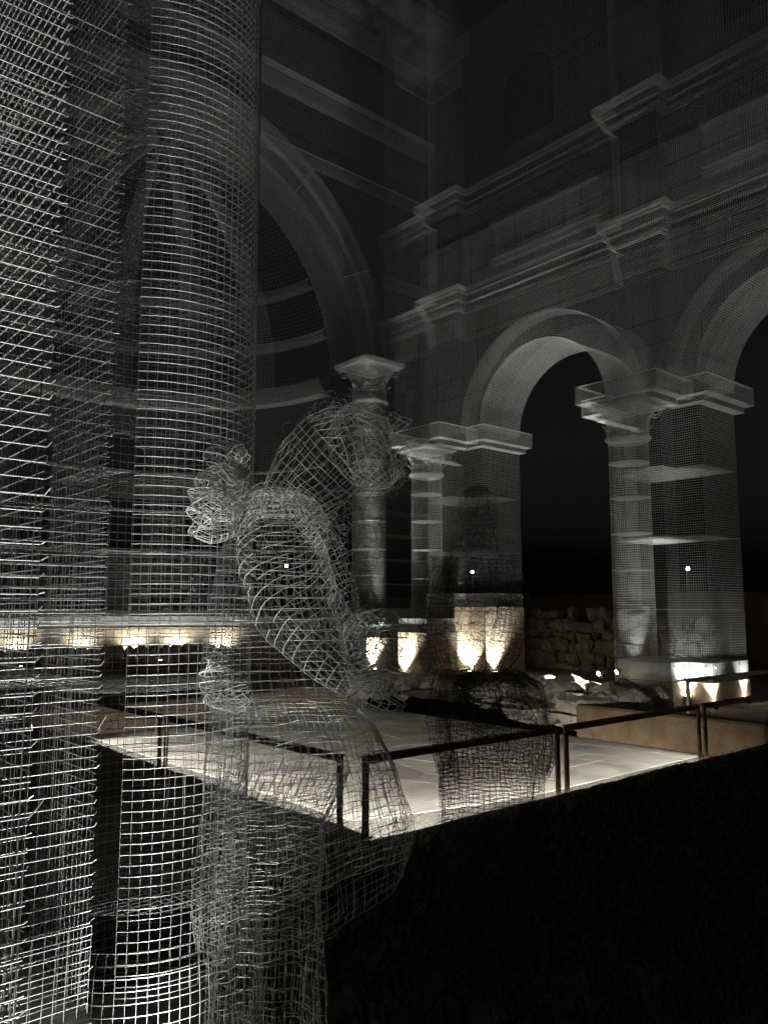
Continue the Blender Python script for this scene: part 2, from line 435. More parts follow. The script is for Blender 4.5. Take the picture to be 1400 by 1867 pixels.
def pier(label, xf, xb, yc, hw, bx, bh, cx, chw, zg, zp0, zp1, ztop, cell, rad, mat, group, dia, cornice=True):
    t = empty('mesh_pier', ((xf + xb) / 2, yc, zg), label, 'pier', group)
    path = pier_outline(xf, xb, yc, hw, bx, bh)
    s_ = 1 if xf > xb else -1
    op = path if s_ > 0 else path      # open at the back of the pier
    segs = sweep(op, [(0, zp1), (0, ztop - .41)], cell, closed=False)
    wire_mesh('wall_panel', segs, rad, mat, t)
    inner = pier_outline(xf - .12 * (1 if xf > xb else -1), xb + .12 * (1 if xf > xb else -1), yc, hw - .12, bx - .12 * (1 if xf > xb else -1), bh - .08)
    for zz in dia:
        if zp1 < zz < ztop - .4: wire_mesh('diaphragm', flat_poly(path, zz, cell), rad * .75, mat, t)
    if cornice:
        ip = impost_outline(xf, xb, yc, hw, bx, bh, cx, chw)
        cs = [sweep(ip if xf > xb else ip, [(o_, ztop + z_) for o_, z_ in CORNICE], cell * .6, closed=False)]
        wire_mesh('cornice', np.concatenate(cs), rad, mat, t)
    P, m = mitre(path)
    outp = [tuple(p_) for p_ in P + m * .015]
    bp = prism('base_plate', outp, zp0, zp1, M['steel'], t, bevel=.004)
    bolts(t, outp, (zp0 + .07, zp1 - .07))
    pb = prism('plaster_base', [tuple(p_) for p_ in P - m * .0 + m * .03], zg - .3, zp0 - .002, M['plaster'], t, bevel=.015)
    return t

GP = 'wire mesh piers of the nave'; GC = 'wire mesh columns of the nave'
DIA = [1.0, 1.6, 2.2, 2.8, 3.4, 3.98, 4.56]; PDIA = [1.58, 2.8, 3.98]
XF, XB = 12.5, 13.72
# right-hand arcade: two piers in view and one just out of the frame that carries the right arch
for yc, zg, zp0, zp1, lab, clab in (
        (7.25, .03, .43, .73, 'wire mesh pier on ochre plaster base behind the pale railing', 'slim wire mesh column on the front of the pier right of the tall dark arch'),
        (12.10, .17, 1.65, 1.92, 'wire mesh pier on tall floodlit plaster base, left of the tall dark arch', 'bright ringed wire mesh column beside the pier left of the tall dark arch'),
        (2.40, .03, .43, .73, 'wire mesh pier carrying the right foot of the right arch', 'wire mesh column on the pier at the right foot of the right arch')):
    pier(lab, XF, XB, yc, .85, 12.1, .36, 11.68, .40, zg, zp0, zp1, 5.4, FAR, RF, M['wire'], GP, PDIA)
    zb = zp0 - .25 if yc > 10 else zp0 - .3
    t = column(clab, (11.68, yc), .335, zb, 4.36, 4.98, .46, PI, FAR * .95, RF * 1.6, M['wire'], GC, [z + .02 for z in DIA])
    sqp = [(11.68 + a * .42, yc + b * .42) for a, b in ((-1, -1), (1, -1), (1, 1), (-1, 1))]
    prism('plinth_plate', sqp, zb - .27, zb, M['steel'], t, bevel=.004)
    bolts(t, sqp, (zb - .2, zb - .07), .2)
    prism('plaster_base', [(11.68 + a * .44, yc + b * .44) for a, b in ((-1, -1), (1, -1), (1, 1), (-1, 1))], zg - .35, zb - .272, M['plaster'], t, bevel=.015)

# the near pier and column (left of the picture), finer welded mesh
NEAR, RN = .0268, .0014
near = empty('mesh_pier', (0.0, 2.3, 0), 'close brightly lit wire mesh pier filling the left edge of the picture', 'pier', GP)
pathN = pier_outline(.43, -.75, 2.3, .95, .765, .37)
def wavy(segs, amp, pieces):
    """cut straight wires into pieces that wander a little, ends kept in line"""
    s = np.asarray(segs); t = np.linspace(0, 1, pieces + 1)[None, :, None]
    P = s[:, :1] + t * (s[:, 1:] - s[:, :1])
    off = np.array([[noise.noise_vector((p[0] * 2.3, p[1] * 2.3, p[2] * 1.9)) for p in l] for l in P]) * amp
    P = P + off
    P[:, 1:-1] += rng.normal(0, amp * .12, P[:, 1:-1].shape)
    return polyl(P)
def sweepN(path, z0, z1, cell):
    """near mesh walls with the small wire stubs left at the folded corners"""
    segs = []; n = len(path)
    for i in range(n - 1):
        a = np.array(path[i]); b = np.array(path[(i + 1) % n]); L = np.linalg.norm(b - a)
        if max(a[1], b[1]) > 2.9 and abs(a[1] - b[1]) < .01: pass
        k = int((z1 - z0) / cell); z = z0 + (np.arange(k + 1) + .5 * (i % 2)) * cell
        s = np.stack([np.stack([np.full(k + 1, a[0]), np.full(k + 1, a[1]), z], 1), np.stack([np.full(k + 1, b[0]), np.full(k + 1, b[1]), z], 1)], 1)
        segs.append(wavy(s, .004, 4))
        d = (b - a) / L; q = max(2, int(L / cell))
        for t in (np.arange(q) + .5) / q:
            p = a + (b - a) * t
            m_ = 9; zz = np.linspace(z0, z1, m_)
            P = np.stack([np.full(m_, p[0]), np.full(m_, p[1]), zz], 1) + rng.normal(0, .0012, (m_, 3))
            segs.append(polyl(P[None]))
        st = []
        for zq in z:                                    # wire ends bent round the corner
            e = np.array([b[0], b[1], zq]); tip = e + np.array([d[0] * .006 + random.gauss(0, .003), d[1] * .006 + random.gauss(0, .003), random.gauss(.006, .003)])
            st.append([e, tip])
        segs.append(np.array(st))
    return np.concatenate(segs)
ZN0, ZN1 = .66, 4.9
wire_mesh('wall_panel', sweepN([(-.75, 1.35), (.43, 1.35), (.43, 1.93), (.765, 1.93), (.765, 2.35)], ZN0, ZN1, NEAR), RN, M['wire'], near, 5)
wire_mesh('wall_panel', grid((-.75, 3.25, ZN0), (1.18, 0, 0), (0, 0, 4.2), NEAR * 1.3), RN * .7, M['wire'], near, 4)
# second, overlapping sheet with a seam, as the panels are lapped
for (za, zb) in ((ZN0, .86), (1.5, 1.85)):
    s = grid((-.4, 1.935, za), (1.16, 0, 0), (0, 0, zb - za), NEAR)
    wire_mesh('lapped_panel', wavy(s + np.array([.006, -.012, .011]), .006, 3), RN, M['wire'], near, 4)
for zz in (1.42, 2.52):
    wire_mesh('diaphragm', flat_poly(pathN, zz, NEAR), RN, M['wire'], near)
P, m = mitre(pathN); outp = [tuple(p_) for p_ in P + m * .012]
prism('base_plate', outp, .3, ZN0, M['steel'], near, bevel=.003)
bolts(near, outp, (.36, .56))
prism('plaster_base', [tuple(p_) for p_ in P + m * .03], -.3, .298, M['plaster'], near, bevel=.01)
cs = [sweep(impost_outline(.43, -.75, 2.3, .95, .765, .37, 1.07, .38), [(o_, 5.4 + z_) for o_, z_ in CORNICE], .035)]
wire_mesh('cornice', np.concatenate(cs), .0016, M['wire'], near)
# loose wire ends sticking out of the near pier
ends = [[[.432, 1.35, 2.86], [.452, 1.34, 2.80]], [[.43, 1.352, 2.85], [.449, 1.345, 2.775]], [[.765, 1.93, 1.31], [.782, 1.92, 1.345]], [[.43, 1.35, 1.27], [.452, 1.345, 1.30]]]
for q in ends: wire_mesh('loose_wire', np.array([q]), .0013, M['wire'], near)

nc = (1.07, 2.30)
ncol = empty('mesh_column', (nc[0], nc[1], 0), 'large three-quarter round wire mesh column close behind the bright wire figure', 'column', GC)
a0, a1 = -ARC, ARC
sh = revolve(nc, a0, a1, [(.29, .62), (.288, 4.4)], NEAR)
wire_mesh('shaft', wavy(sh, .0035, 2), RN, M['wire'], ncol, 5)
for zz in (.36, .82, 1.38, 1.97, 2.52, 3.1, 3.7):
    wire_mesh('diaphragm', wavy(disc(nc, .283, zz, .024), .006, 3), RN * .7, M['wire_old'], ncol)
wire_mesh('base_moulding', revolve(nc, a0 - .2, a1 + .2, [(.32, .74), (.335, .70), (.345, .60), (.345, .4)], NEAR), RN, M['wire'], ncol, 5)
prism('plinth_plate', [(nc[0] + a * .36, nc[1] + b * .36) for a, b in ((-1, -1), (1, -1), (1, 1), (-1, 1))], .1, .36, M['steel'], ncol, bevel=.004)
capital(ncol, nc, .275, 4.4, 4.92, .38, .0016, M['wire'], .034, 0)
t_ = [[[1.0, 2.016, 1.19], [.985, 2.0, 1.07]], [[1.035, 2.01, 1.2], [1.03, 2.0, 1.08]], [[1.05, 2.01, 2.62], [1.055, 2.0, 2.55]]]
for q in t_: wire_mesh('loose_wire', np.array([q]), .001, M['wire'], ncol)

# ------------------------------------------------------------------ right arcade wall above the piers
arcade = empty('arcade_wall', (XF, 7.0, 5.4), 'dim tiered wire mesh nave wall with round arches and entablatures above the right piers', 'wall')
OPEN = [(9.675, 1.55), (4.825, 1.55)]; ZS = 5.38
def arch_clip(yc, R, y):     # lowest z of the wall at y over an opening
    q = R * R - (y - yc) ** 2
    return ZS + math.sqrt(q) if q > 0 else None
def spandrel(xp, yA, yB, zA, zB, R, cell):
    segs = []
    for y in np.arange(yA, yB, cell):
        z0 = zA
        for yc, r_ in OPEN:
            c_ = arch_clip(yc, R, y)
            if c_: z0 = max(z0, c_)
        segs.append([[xp, y, z0], [xp, y, zB]])
    for z in np.arange(zA, zB, cell) + rng.normal(0, .001, len(np.arange(zA, zB, cell))):
        cuts = [yA]
        for yc, r_ in sorted(OPEN):
            q = R * R - (z - ZS) ** 2
            if q > 0: cuts += [yc - math.sqrt(q), yc + math.sqrt(q)]
        cuts.append(yB)
        for a, b in zip(cuts[::2], cuts[1::2]): segs.append([[xp, a, z], [xp, b, z]])
    return np.array(segs)
YA, YB = 1.5, 14.4
wire_mesh('spandrel_panel', spandrel(XF, YA, YB, 5.42, 8.05, 1.55, FAR), RF, M['wire'], arcade)
wire_mesh('spandrel_panel', spandrel(XB, YA, YB, 5.42, 8.05, 1.55, FAR), RF, M['wire'], arcade)
for yc, R in OPEN:
    ar = part_empty('arch', (XF, yc, ZS), arcade)
    def intr(R0, xa, xb):
        def fn(u, v): return np.stack([xa + (xb - xa) * v, yc + R0 * np.cos(PI * u), ZS + .02 + R0 * np.sin(PI * u)], -1)
        return fn
    def ringf(Ra, Rb, xp):
        def fn(u, v): return np.stack([np.full_like(u, xp), yc + (Ra + (Rb - Ra) * v) * np.cos(PI * u), ZS + .02 + (Ra + (Rb - Ra) * v) * np.sin(PI * u)], -1)
        return fn
    wire_mesh('soffit', sheet(intr(R, XF - .1, XB), int(PI * R / FAR), int(1.3 / FAR), 48, 1), RF * 1.7, M['wire'], ar)  # wires thickened so the soffit seems more strongly lit
    wire_mesh('archivolt', np.concatenate([sheet(ringf(R, R + .55, XF - .1), int(PI * (R + .3) / FAR), int(.55 / FAR), 48, 1),
        sheet(intr(R + .55, XF - .1, XF + .35), int(PI * (R + .5) / FAR), int(.45 / FAR), 48, 1),
        sheet(ringf(R, R + .55, XB), int(PI * (R + .3) / FAR), int(.55 / FAR), 48, 1)]), RF * 1.1, M['wire'], ar)
BR = [2.4, 7.25, 12.10]      # the entablatures step forward over the columns
def broken(out, bo):
    pts = [(XF - out, YB)]
    for yb in BR[::-1]:
        pts += [(XF - out, yb + .46), (XF - out - bo, yb + .46), (XF - out - bo, yb - .46), (XF - out, yb - .46)]
    return pts + [(XF - out, YA)]
def entab(z0, steps, bo, name, k=1.1):
    segs = []
    path = broken(0, bo)
    prof = [(o_, z0 + z_) for o_, z_ in steps]
    segs.append(sweep(path, prof, FAR * .9, closed=False))
    wire_mesh(name, np.concatenate(segs), RF * k, M['wire'], arcade)
entab(8.05, [(0, 0), (.10, .06), (.10, .16), (.16, .2), (.16, .34), (.22, .36), (.22, .5), (0, .52)], .30, 'lower_entablature', 1.7)
wire_mesh('frieze_panel', sweep(broken(.02, .30), [(0, 7.45), (.06, 8.04)], FAR, closed=False), RF * 1.45, M['wire'], arcade)  # thicker wires put extra lamplight into the frieze
entab(10.35, [(0, 0), (.12, .06), (.12, .14), (.17, .18), (.17, .30), (.23, .32), (.23, .46), (0, .48)], .30, 'upper_entablature', 1.35)
wire_mesh('attic_panel', sweep(broken(.0, .28), [(0, 8.57), (0, 10.34)], FAR, closed=False), RF, M['wire'], arcade)
wire_mesh('attic_panel', grid((XB, YA, 8.05), (0, YB - YA, 0), (0, 0, 2.6), FAR), RF, M['wire'], arcade)
# recessed panels of the attic storey
for y0_, y1_ in ((8.3, 11.0), (3.4, 6.2)):
    fr = sweep([(XF + .25, y1_), (XF + .25, y0_)], [(0, 9.0), (.2, 9.03), (.2, 9.12), (0, 9.15), (0, 9.85), (.2, 9.9), (.2, 10.0)], FAR, closed=False)
    wire_mesh('attic_frame', fr, RF, M['wire'], arcade)
# clerestory with round-headed openings, pilasters and top cornice; thinned wires imitate fading lamplight
ZC = 12.55
def clere(xp, cell):
    segs = []
    ops = [(9.83, .66), (4.98, .66)]
    for y in np.arange(YA, YB, cell):
        for yc, r_ in ops:
            if abs(y - yc) < r_:
                zt = ZC + math.sqrt(r_ * r_ - (y - yc) ** 2); segs += [[[xp, y, 10.85], [xp, y, 11.4]], [[xp, y, zt], [xp, y, 16.1]]]; break
        else: segs.append([[xp, y, 10.85], [xp, y, 16.1]])
    for z in np.arange(10.85, 16.1, cell):
        cuts = [YA]
        for yc, r_ in sorted(ops):
            hw = r_ if 11.4 < z <= ZC else (math.sqrt(max(0, r_ * r_ - (z - ZC) ** 2)) if z > ZC else 0)
            if hw > 0: cuts += [yc - hw, yc + hw]
        cuts.append(YB)
        for a, b in zip(cuts[::2], cuts[1::2]): segs.append([[xp, a, z], [xp, b, z]])
    return np.array(segs)
wire_mesh('clerestory_panel', clere(XF, FAR * 1.1), RF * .62, M['wire'], arcade)
wire_mesh('clerestory_panel', grid((XB, YA, 10.85), (0, YB - YA, 0), (0, 0, 5.2), FAR * 1.4), RF * .6, M['wire'], arcade)
for yb in BR:
    pp = [(XF, yb + .46), (XF - .28, yb + .44), (XF - .28, yb - .44), (XF, yb - .46)]
    wire_mesh('pilaster', sweep(pp, [(0, 10.9), (0, 16.0)], FAR, closed=False), RF * .75, M['wire'], arcade)
entab(16.1, [(0, 0), (.15, .1), (.15, .3), (.4, .4), (.4, .7), (.55, .75), (.55, 1.0), (0, 1.02)], .42, 'top_entablature', .7)

# ------------------------------------------------------------------ apse wall, its great arch and the apse behind
YW = 14.5
apse = empty('apse_wall', (7.1, YW, 0), 'huge faint wire mesh end wall with a great round arch and half-dome apse', 'wall')
CX, CZ, RI, RO = 7.1, 7.35, 4.55, 5.45
def endwall(yp, cell):
    segs = []
    for x in np.arange(-.6, 14.2, cell):
        q = RO * RO - (x - CX) ** 2
        z0 = CZ + math.sqrt(q) if q > 0 else 7.4
        segs.append([[x, yp, z0], [x, yp, 16.3]])
    for z in np.arange(7.4, 16.3, cell):
        q = RO * RO - (z - CZ) ** 2
        if q > 0:
            h = math.sqrt(q); segs += [[[-.6, yp, z], [CX - h, yp, z]], [[CX + h, yp, z], [14.2, yp, z]]]
        else: segs.append([[-.6, yp, z], [14.2, yp, z]])
    return np.array(segs)
wire_mesh('gable_panel', endwall(YW, FAR * 1.15), RF * .66, M['wire'], apse)  # thin wires stand in for weaker lamplight this high up
wire_mesh('gable_panel', endwall(YW + 1.0, FAR * 1.15), RF * .6, M['wire'], apse)
ga = part_empty('great_arch', (CX, YW, CZ), apse)
def gsof(R0, ya, yb):
    def fn(u, v): return np.stack([CX + R0 * np.cos(PI * u), ya + (yb - ya) * v, CZ + R0 * np.sin(PI * u)], -1)
    return fn
def gring(Ra, Rb, yp):
    def fn(u, v):
        r_ = Ra + (Rb - Ra) * v; return np.stack([CX + r_ * np.cos(PI * u), np.full_like(u, yp), CZ + r_ * np.sin(PI * u)], -1)
    return fn
wire_mesh('soffit', sheet(gsof(RI, YW - .15, YW + 1.0), int(PI * RI / FAR), 30, 72, 1), RF * 1.35, M['wire'], ga)
wire_mesh('archivolt', np.concatenate([sheet(gring(RI, RI + .5, YW - .15), int(PI * 4.8 / FAR), 14, 72, 1), sheet(gring(RI + .5, RO, YW - .08), int(PI * 5.2 / FAR), 12, 72, 1),
        sheet(gsof(RO, YW - .15, YW + .4), int(PI * RO / FAR), 14, 72, 1), sheet(gsof(RI + .5, YW - .15, YW + .0), int(PI * RI / FAR), 4, 72, 1)]), RF * 1.3, M['wire'], ga)
wire_mesh('arch_joint', np.array([[[CX + r0 * math.cos(a), YW - .16, CZ + r0 * math.sin(a)], [CX + r1 * math.cos(a), YW - .16, CZ + r1 * math.sin(a)]]
        for a in (.47, .95, PI - .47, PI - .95) for r0, r1 in ((RI, RO),)]), .006, M['wire'], ga)
# mouldings and cornices on the end wall
def bandx(z0, steps, name, xa=-.6, xb=14.2):
    wire_mesh(name, sweep([(xa, YW), (xb, YW)], [(o_, z0 + z_) for o_, z_ in steps], FAR, closed=False), RF * 1.05, M['wire'], apse)
bandx(13.45, [(0, 0), (.12, .04), (.12, .3), (.2, .34), (.2, .5), (0, .52)], 'string_course')
bandx(11.9, [(0, 0), (.08, .04), (.08, .3), (0, .34)], 'string_course')
bandx(9.6, [(0, 0), (.08, .04), (.08, .26), (0, .3)], 'string_course', 12.45, 14.2)
bandx(15.6, [(0, 0), (.25, .1), (.25, .5), (.6, .62), (.6, 1.1), (.8, 1.2), (.8, 1.5), (0, 1.52)], 'top_entablature')
wire_mesh('cornice_block', sweep([(13.2, YW - .8), (14.3, YW - .8), (14.3, YW), (13.2, YW)], [(0, 15.3), (.15, 15.4), (.15, 16.2), (.3, 16.3), (.3, 17.0)], FAR), RF, M['wire'], apse)
# apse cylinder with three windows and half dome
RA, YA_ = 4.55, YW + 1.0
WIN = [math.radians(a) for a in (47, 76, 105, 134)]
ww = .62 / RA; WZ0, WZ1 = 3.05, 5.5
def apse_open(a, z):
    for c_ in WIN:
        d = abs(a - c_)
        if d < ww and WZ0 < z < WZ1 + math.sqrt(max(0, .62 ** 2 - (d * RA) ** 2)): return True
    return False
segs = []
NA = 96; aa = np.linspace(0, PI, NA + 1)
def ap(a, z, r_=RA): return [CX + r_ * math.cos(a), YA_ + r_ * math.sin(a), z]
for z in np.arange(1.4, CZ, FAR):
    for i in range(NA):
        if not apse_open((aa[i] + aa[i + 1]) / 2, z): segs.append([ap(aa[i], z), ap(aa[i + 1], z)])
for a in np.arange(0, PI, FAR / RA):
    runs = [(1.4, CZ)]
    for c_ in WIN:
        d = abs(a - c_)
        if d < ww: runs = [(1.4, WZ0), (WZ1 + math.sqrt(max(0, .62 ** 2 - (d * RA) ** 2)), CZ)]
    for z0, z1 in runs: segs.append([ap(a, z0), ap(a, z1)])
wire_mesh('apse_panel', np.array(segs), RF * .9, M['wire'], apse)
for c_ in WIN:
    fr = []
    path = [(-.62, WZ0)] + [(-.62 * math.cos(t), WZ1 + .62 * math.sin(t)) for t in np.linspace(0, PI, 18)] + [(.62, WZ0), (-.62, WZ0)]
    for k in range(5):
        r_ = RA + .05 - k * .09
        fr.append(polyl(np.array([ap(c_ + q / RA, z, r_) for q, z in path])[None]))
    for q, z in path + [(x_, WZ0) for x_ in np.linspace(-.6, .6, 20)] + [(s * .62, z_) for s in (-1, 1) for z_ in np.arange(WZ0, WZ1, .06)]:
        fr.append(np.array([[ap(c_ + q / RA, z, RA + .05), ap(c_ + q / RA, z, RA - .31)]]))
    wire_mesh('window_frame', np.concatenate(fr), RF, M['wire'], apse)
def dome(u, v): 
    a = PI * u; b = (PI / 2) * v * .97
    return np.stack([CX + RA * np.cos(a) * np.cos(b), YA_ + RA * np.sin(a) * np.cos(b), CZ + RA * np.sin(b)], -1)
wire_mesh('half_dome', sheet(dome, 110, 70, 60, 24), RF * .6, M['wire'], apse)
for a in (.16, .30, .44, .58, .72, .86):
    def rib(u, v):
        b = (PI / 2) * v * .97; r_ = RA - .16 * np.sin(PI * u)
        an = PI * a + (u - .5) * .16
        return np.stack([CX + r_ * np.cos(an) * np.cos(b), YA_ + r_ * np.sin(an) * np.cos(b), CZ + r_ * np.sin(b)], -1)
    wire_mesh('dome_rib', sheet(rib, 16, 110, 5, 24), RF * 1.3, M['wire'], apse)
for z0, hgt, rr in ((1.4, .14, .1), (3.0, .12, .12), (4.1, .05, .06), (5.1, .06, .06), (6.85, .42, .34)):
    def bnd(u, v):
        a = PI * u; k = v
        r_ = RA - rr * np.sin(np.clip(k, 0, 1) * PI * .5 + .2)
        return np.stack([CX + r_ * np.cos(a), YA_ + r_ * np.sin(a), z0 + hgt * k], -1)
    def bot(u, v):
        a = PI * u; r_ = RA - rr * v
        return np.stack([CX + r_ * np.cos(a), YA_ + r_ * np.sin(a), np.full_like(u, z0)], -1)
    wire_mesh('apse_band', np.concatenate([sheet(bnd, 400, max(3, int(hgt / .03)), 60, 4), sheet(bot, 400, max(4, int(rr / .03)), 60, 1)]), RF, M['wire'], apse)
for bb, wd in ((.24, .06), (.52, .06)):
    def hb(u, v):
        a = PI * u; b = bb + (v - .5) * wd; r_ = RA - .14 * np.sin(PI * v)
        return np.stack([CX + r_ * np.cos(a) * np.cos(b), YA_ + r_ * np.sin(a) * np.cos(b), CZ + r_ * np.sin(b)], -1)
    wire_mesh('dome_band', sheet(hb, 360, 14, 60, 3), RF, M['wire'], apse)
# solid foot of the apse
def arcwall(name, r0, r1, z0, z1, mat, parent, n=48):
    V = []; F = []
    for i in range(n + 1):
        a = PI * i / n
        for r_, z in ((r0, z0), (r1, z0), (r1, z1), (r0, z1)): V.append(ap(a, z, r_))
    for i in range(n):
        for k in range(4): F.append((i * 4 + k, i * 4 + (k + 1) % 4, i * 4 + 4 + (k + 1) % 4, i * 4 + 4 + k))
    F += [(0, 1, 2, 3), tuple(n * 4 + k for k in range(4))]
    return solid(name, V, F, mat, parent)
arcwall('plaster_base', RA - .06, RA + .5, -.1, 1.12, M['plaster'], apse)
arcwall('base_plate', RA - .04, RA + .3, 1.122, 1.4, M['steel'], apse)
V = []; F = []
for a in np.linspace(.03, PI - .03, 60):
    for z in (1.18, 1.33):
        k = len(V); e = np.array(ap(a, z, RA - .042)); n_ = -np.array([math.cos(a), math.sin(a), 0]); tt = np.array([-math.sin(a), math.cos(a), 0])
        for t in range(6): V.append(tuple(e + n_ * .016 + .022 * (math.cos(t * PI / 3) * tt + math.sin(t * PI / 3) * np.array([0, 0, 1]))))
        F.append(tuple(range(k, k + 6)))
me = bpy.data.meshes.new('bolts'); me.from_pydata(V, [], F); me.update(); link_mesh('bolts', me, M['bolt'], apse, 'stuff')

# great columns under the end arch
for xx, lab in ((11.8, 'tall dim wire mesh column with wide flat-topped capital, behind the bowed head of the bright figure'), (2.4, 'tall wire mesh column at the far left foot of the great arch')):
    t = column(lab, (xx, 14.15), .40, 1.25, 6.35, 7.35, .60, -PI / 2, FAR, RF * 1.5, M['wire'], 'great columns of the apse arch', [1.75, 2.35, 2.95, 3.6, 4.25, 5.0, 5.7], full=True)
    q = [(xx + a * .46, 14.15 + b * .46) for a, b in ((-1, -1), (1, -1), (1, 1), (-1, 1))]
    prism('plinth_plate', q, .98, 1.25, M['steel'], t, bevel=.004); bolts(t, q, (1.05, 1.18), .22)
    prism('plaster_base', [(xx + a * .49, 14.15 + b * .49) for a, b in ((-1, -1), (1, -1), (1, 1), (-1, 1))], -.2, .978, M['plaster'], t, bevel=.015)
# pier that closes the corner between the arcade and the end wall
cp = empty('mesh_pier', (13.3, 15.0, 0), 'dark wire mesh corner pier between the end wall and the right arcade', 'pier', GP)
pth = [(12.45, YW + .05), (14.2, YW + .05), (14.2, YW + .95), (12.45, YW + .95)]
wire_mesh('wall_panel', sweep(pth, [(0, 1.6), (0, 7.38)], FAR), RF, M['wire'], cp)
for zz in DIA[1:]: wire_mesh('diaphragm', flat_poly(pth, zz, FAR), RF, M['wire'], cp)
prism('plaster_base', pth, -.2, 1.3, M['plaster'], cp, bevel=.01)
prism('base_plate', [(x - .01 if x < 13 else x + .01, y - .01 if y < 15 else y + .01) for x, y in pth], 1.302, 1.6, M['steel'], cp)

# ------------------------------------------------------------------ old stones
ROCKS = []
for k in range(14):
    bm = bmesh.new(); rr = random.Random(100 + k)
    for i in range(26):
        a = rr.uniform(0, 2 * PI); z = rr.uniform(-1, 1); q = math.sqrt(1 - z * z); s = rr.uniform(.78, 1.05)
        pw = .7
        f_ = lambda v: math.copysign(abs(v) ** pw, v)
        bm.verts.new((f_(q * math.cos(a)) * s, f_(q * math.sin(a)) * s, f_(z) * s))
    bmesh.ops.convex_hull(bm, input=bm.verts)
    bmesh.ops.delete(bm, geom=[v for v in bm.verts if not v.link_faces], context='VERTS')
    me = bpy.data.meshes.new('stone'); bm.to_mesh(me); bm.free(); ROCKS.append(me)
def big_rock(k):
    bm = bmesh.new(); bmesh.ops.create_icosphere(bm, subdivisions=3, radius=1)
    for v in bm.verts:
        p = v.co.copy(); n_ = noise.noise(p * 1.3 + Vector((k * 7.1, 0, 0))); n2 = noise.noise(p * 3.4 + Vector((0, k * 3.3, 0)))
        c = noise.cell(p * 2.1 + Vector((k, k, k)))
        v.co = Vector([math.copysign(abs(q) ** .75, q) for q in p]) * (1 + .28 * n_ + .14 * n2 + .07 * c)
    me = bpy.data.meshes.new('stone'); bm.to_mesh(me); bm.free(); return me
BIG = [big_rock(k) for k in range(6)]
def stone(me, loc, scale, parent, mat, rz=None, tilt=.25):
    o = bpy.data.objects.new('stone', me); col.objects.link(o); o.parent = parent
    o.location = Vector(loc) - (parent.location if parent else Vector((0, 0, 0)))
    o.scale = scale; o.rotation_euler = (random.gauss(0, tilt), random.gauss(0, tilt), random.uniform(0, 6.28) if rz is None else rz)
    if not me.materials: me.materials.append(None)
    o.material_slots[0].link = 'OBJECT'; o.material_slots[0].material = mat
    return o
# rubble wall beyond the arch
rw = empty('rubble_wall', (17.2, 13, 0), 'dim brown rubble stone wall seen through the tall dark arch', 'wall')
box('core', 17.2, 17.7, 8.6, 17.5, -.3, 1.28, M['rubble'], rw)
z = 0.02
while z < 1.45:
    h = random.uniform(.18, .34); y = 8.6
    while y < 17.3:
        wd = random.uniform(.18, .55)
        if not (z > 1.1 and random.random() < .3):
            stone(random.choice(BIG + ROCKS[:4]), (17.16 + random.uniform(-.08, .08), y + wd / 2, z + h / 2 + random.uniform(-.05, .05)), (.2, wd * random.uniform(.45, .66), h * random.uniform(.45, .75)), rw, M['rubble'], rz=random.gauss(0, .3), tilt=.22)
        y += wd
    z += h * .95
o = box('boundary_wall', 19.2, 19.5, 4.0, 22, -.3, 2.0, M['plaster_dark'], bevel=.02); tag(o, 'plain dark brown plaster wall beyond the rubble wall, right of the dark arch', 'wall')
# loose rocks
hp = empty('rock_heap', (11.3, 8.3, 0), 'pale lit limestone blocks heaped in front of the slim column', 'rocks')
for (x, y, z, s, mi) in ((11.15, 8.55, .1, (.34, .26, .22), 0), (11.05, 8.1, .12, (.30, .27, .24), 1), (11.0, 8.95, .03, (.3, .3, .16), 2), (11.25, 7.75, .08, (.3, .22, .2), 3),
                         (11.1, 7.45, .1, (.24, .3, .22), 4), (10.75, 7.95, -.02, (.34, .25, .18), 5), (10.6, 7.55, -.04, (.28, .3, .2), 0), (11.0, 7.05, .1, (.22, .2, .18), 1),
                         (11.35, 6.75, .16, (.2, .2, .17), 2), (10.45, 7.2, .02, (.26, .22, .18), 3), (10.75, 7.2, .1, (.22, .28, .16), 4), (10.35, 8.1, -.1, (.3, .28, .12), 2), (10.55, 8.6, -.08, (.32, .28, .14), 5),
                         (11.3, 9.4, .02, (.3, .3, .16), 1), (11.2, 9.9, .0, (.34, .26, .15), 0), (11.4, 7.2, .2, (.2, .24, .17), 5), (10.85, 6.85, .12, (.2, .24, .14), 3)):
    stone(BIG[mi], (x, y, z + .05), tuple(q * 1.3 for q in s), hp, M['stone'])
for k in range(16):
    stone(random.choice(ROCKS), (random.uniform(10.2, 11.5), random.uniform(6.7, 9.6), random.uniform(.0, .1)), tuple(random.uniform(.05, .11) for _ in range(3)), hp, M['stone'])
hq = empty('rock_heap', (10.9, 11.9, 0), 'low pile of pale blocks at the floor edge between the two wire figures', 'rocks')
for (x, y, z, s, mi) in ((10.75, 11.9, .1, (.32, .25, .24), 1), (11.15, 11.75, .1, (.3, .22, .2), 3), (10.3, 12.0, .1, (.36, .22, .2), 0), (11.5, 11.5, .08, (.28, .26, .2), 4), (9.8, 12.1, .1, (.34, .24, .2), 2), (11.3, 11.1, .05, (.28, .24, .17), 5),
                         (11.35, 10.6, .04, (.3, .3, .16), 3)):
    stone(BIG[mi], (x, y, z), s, hq, M['stone'])
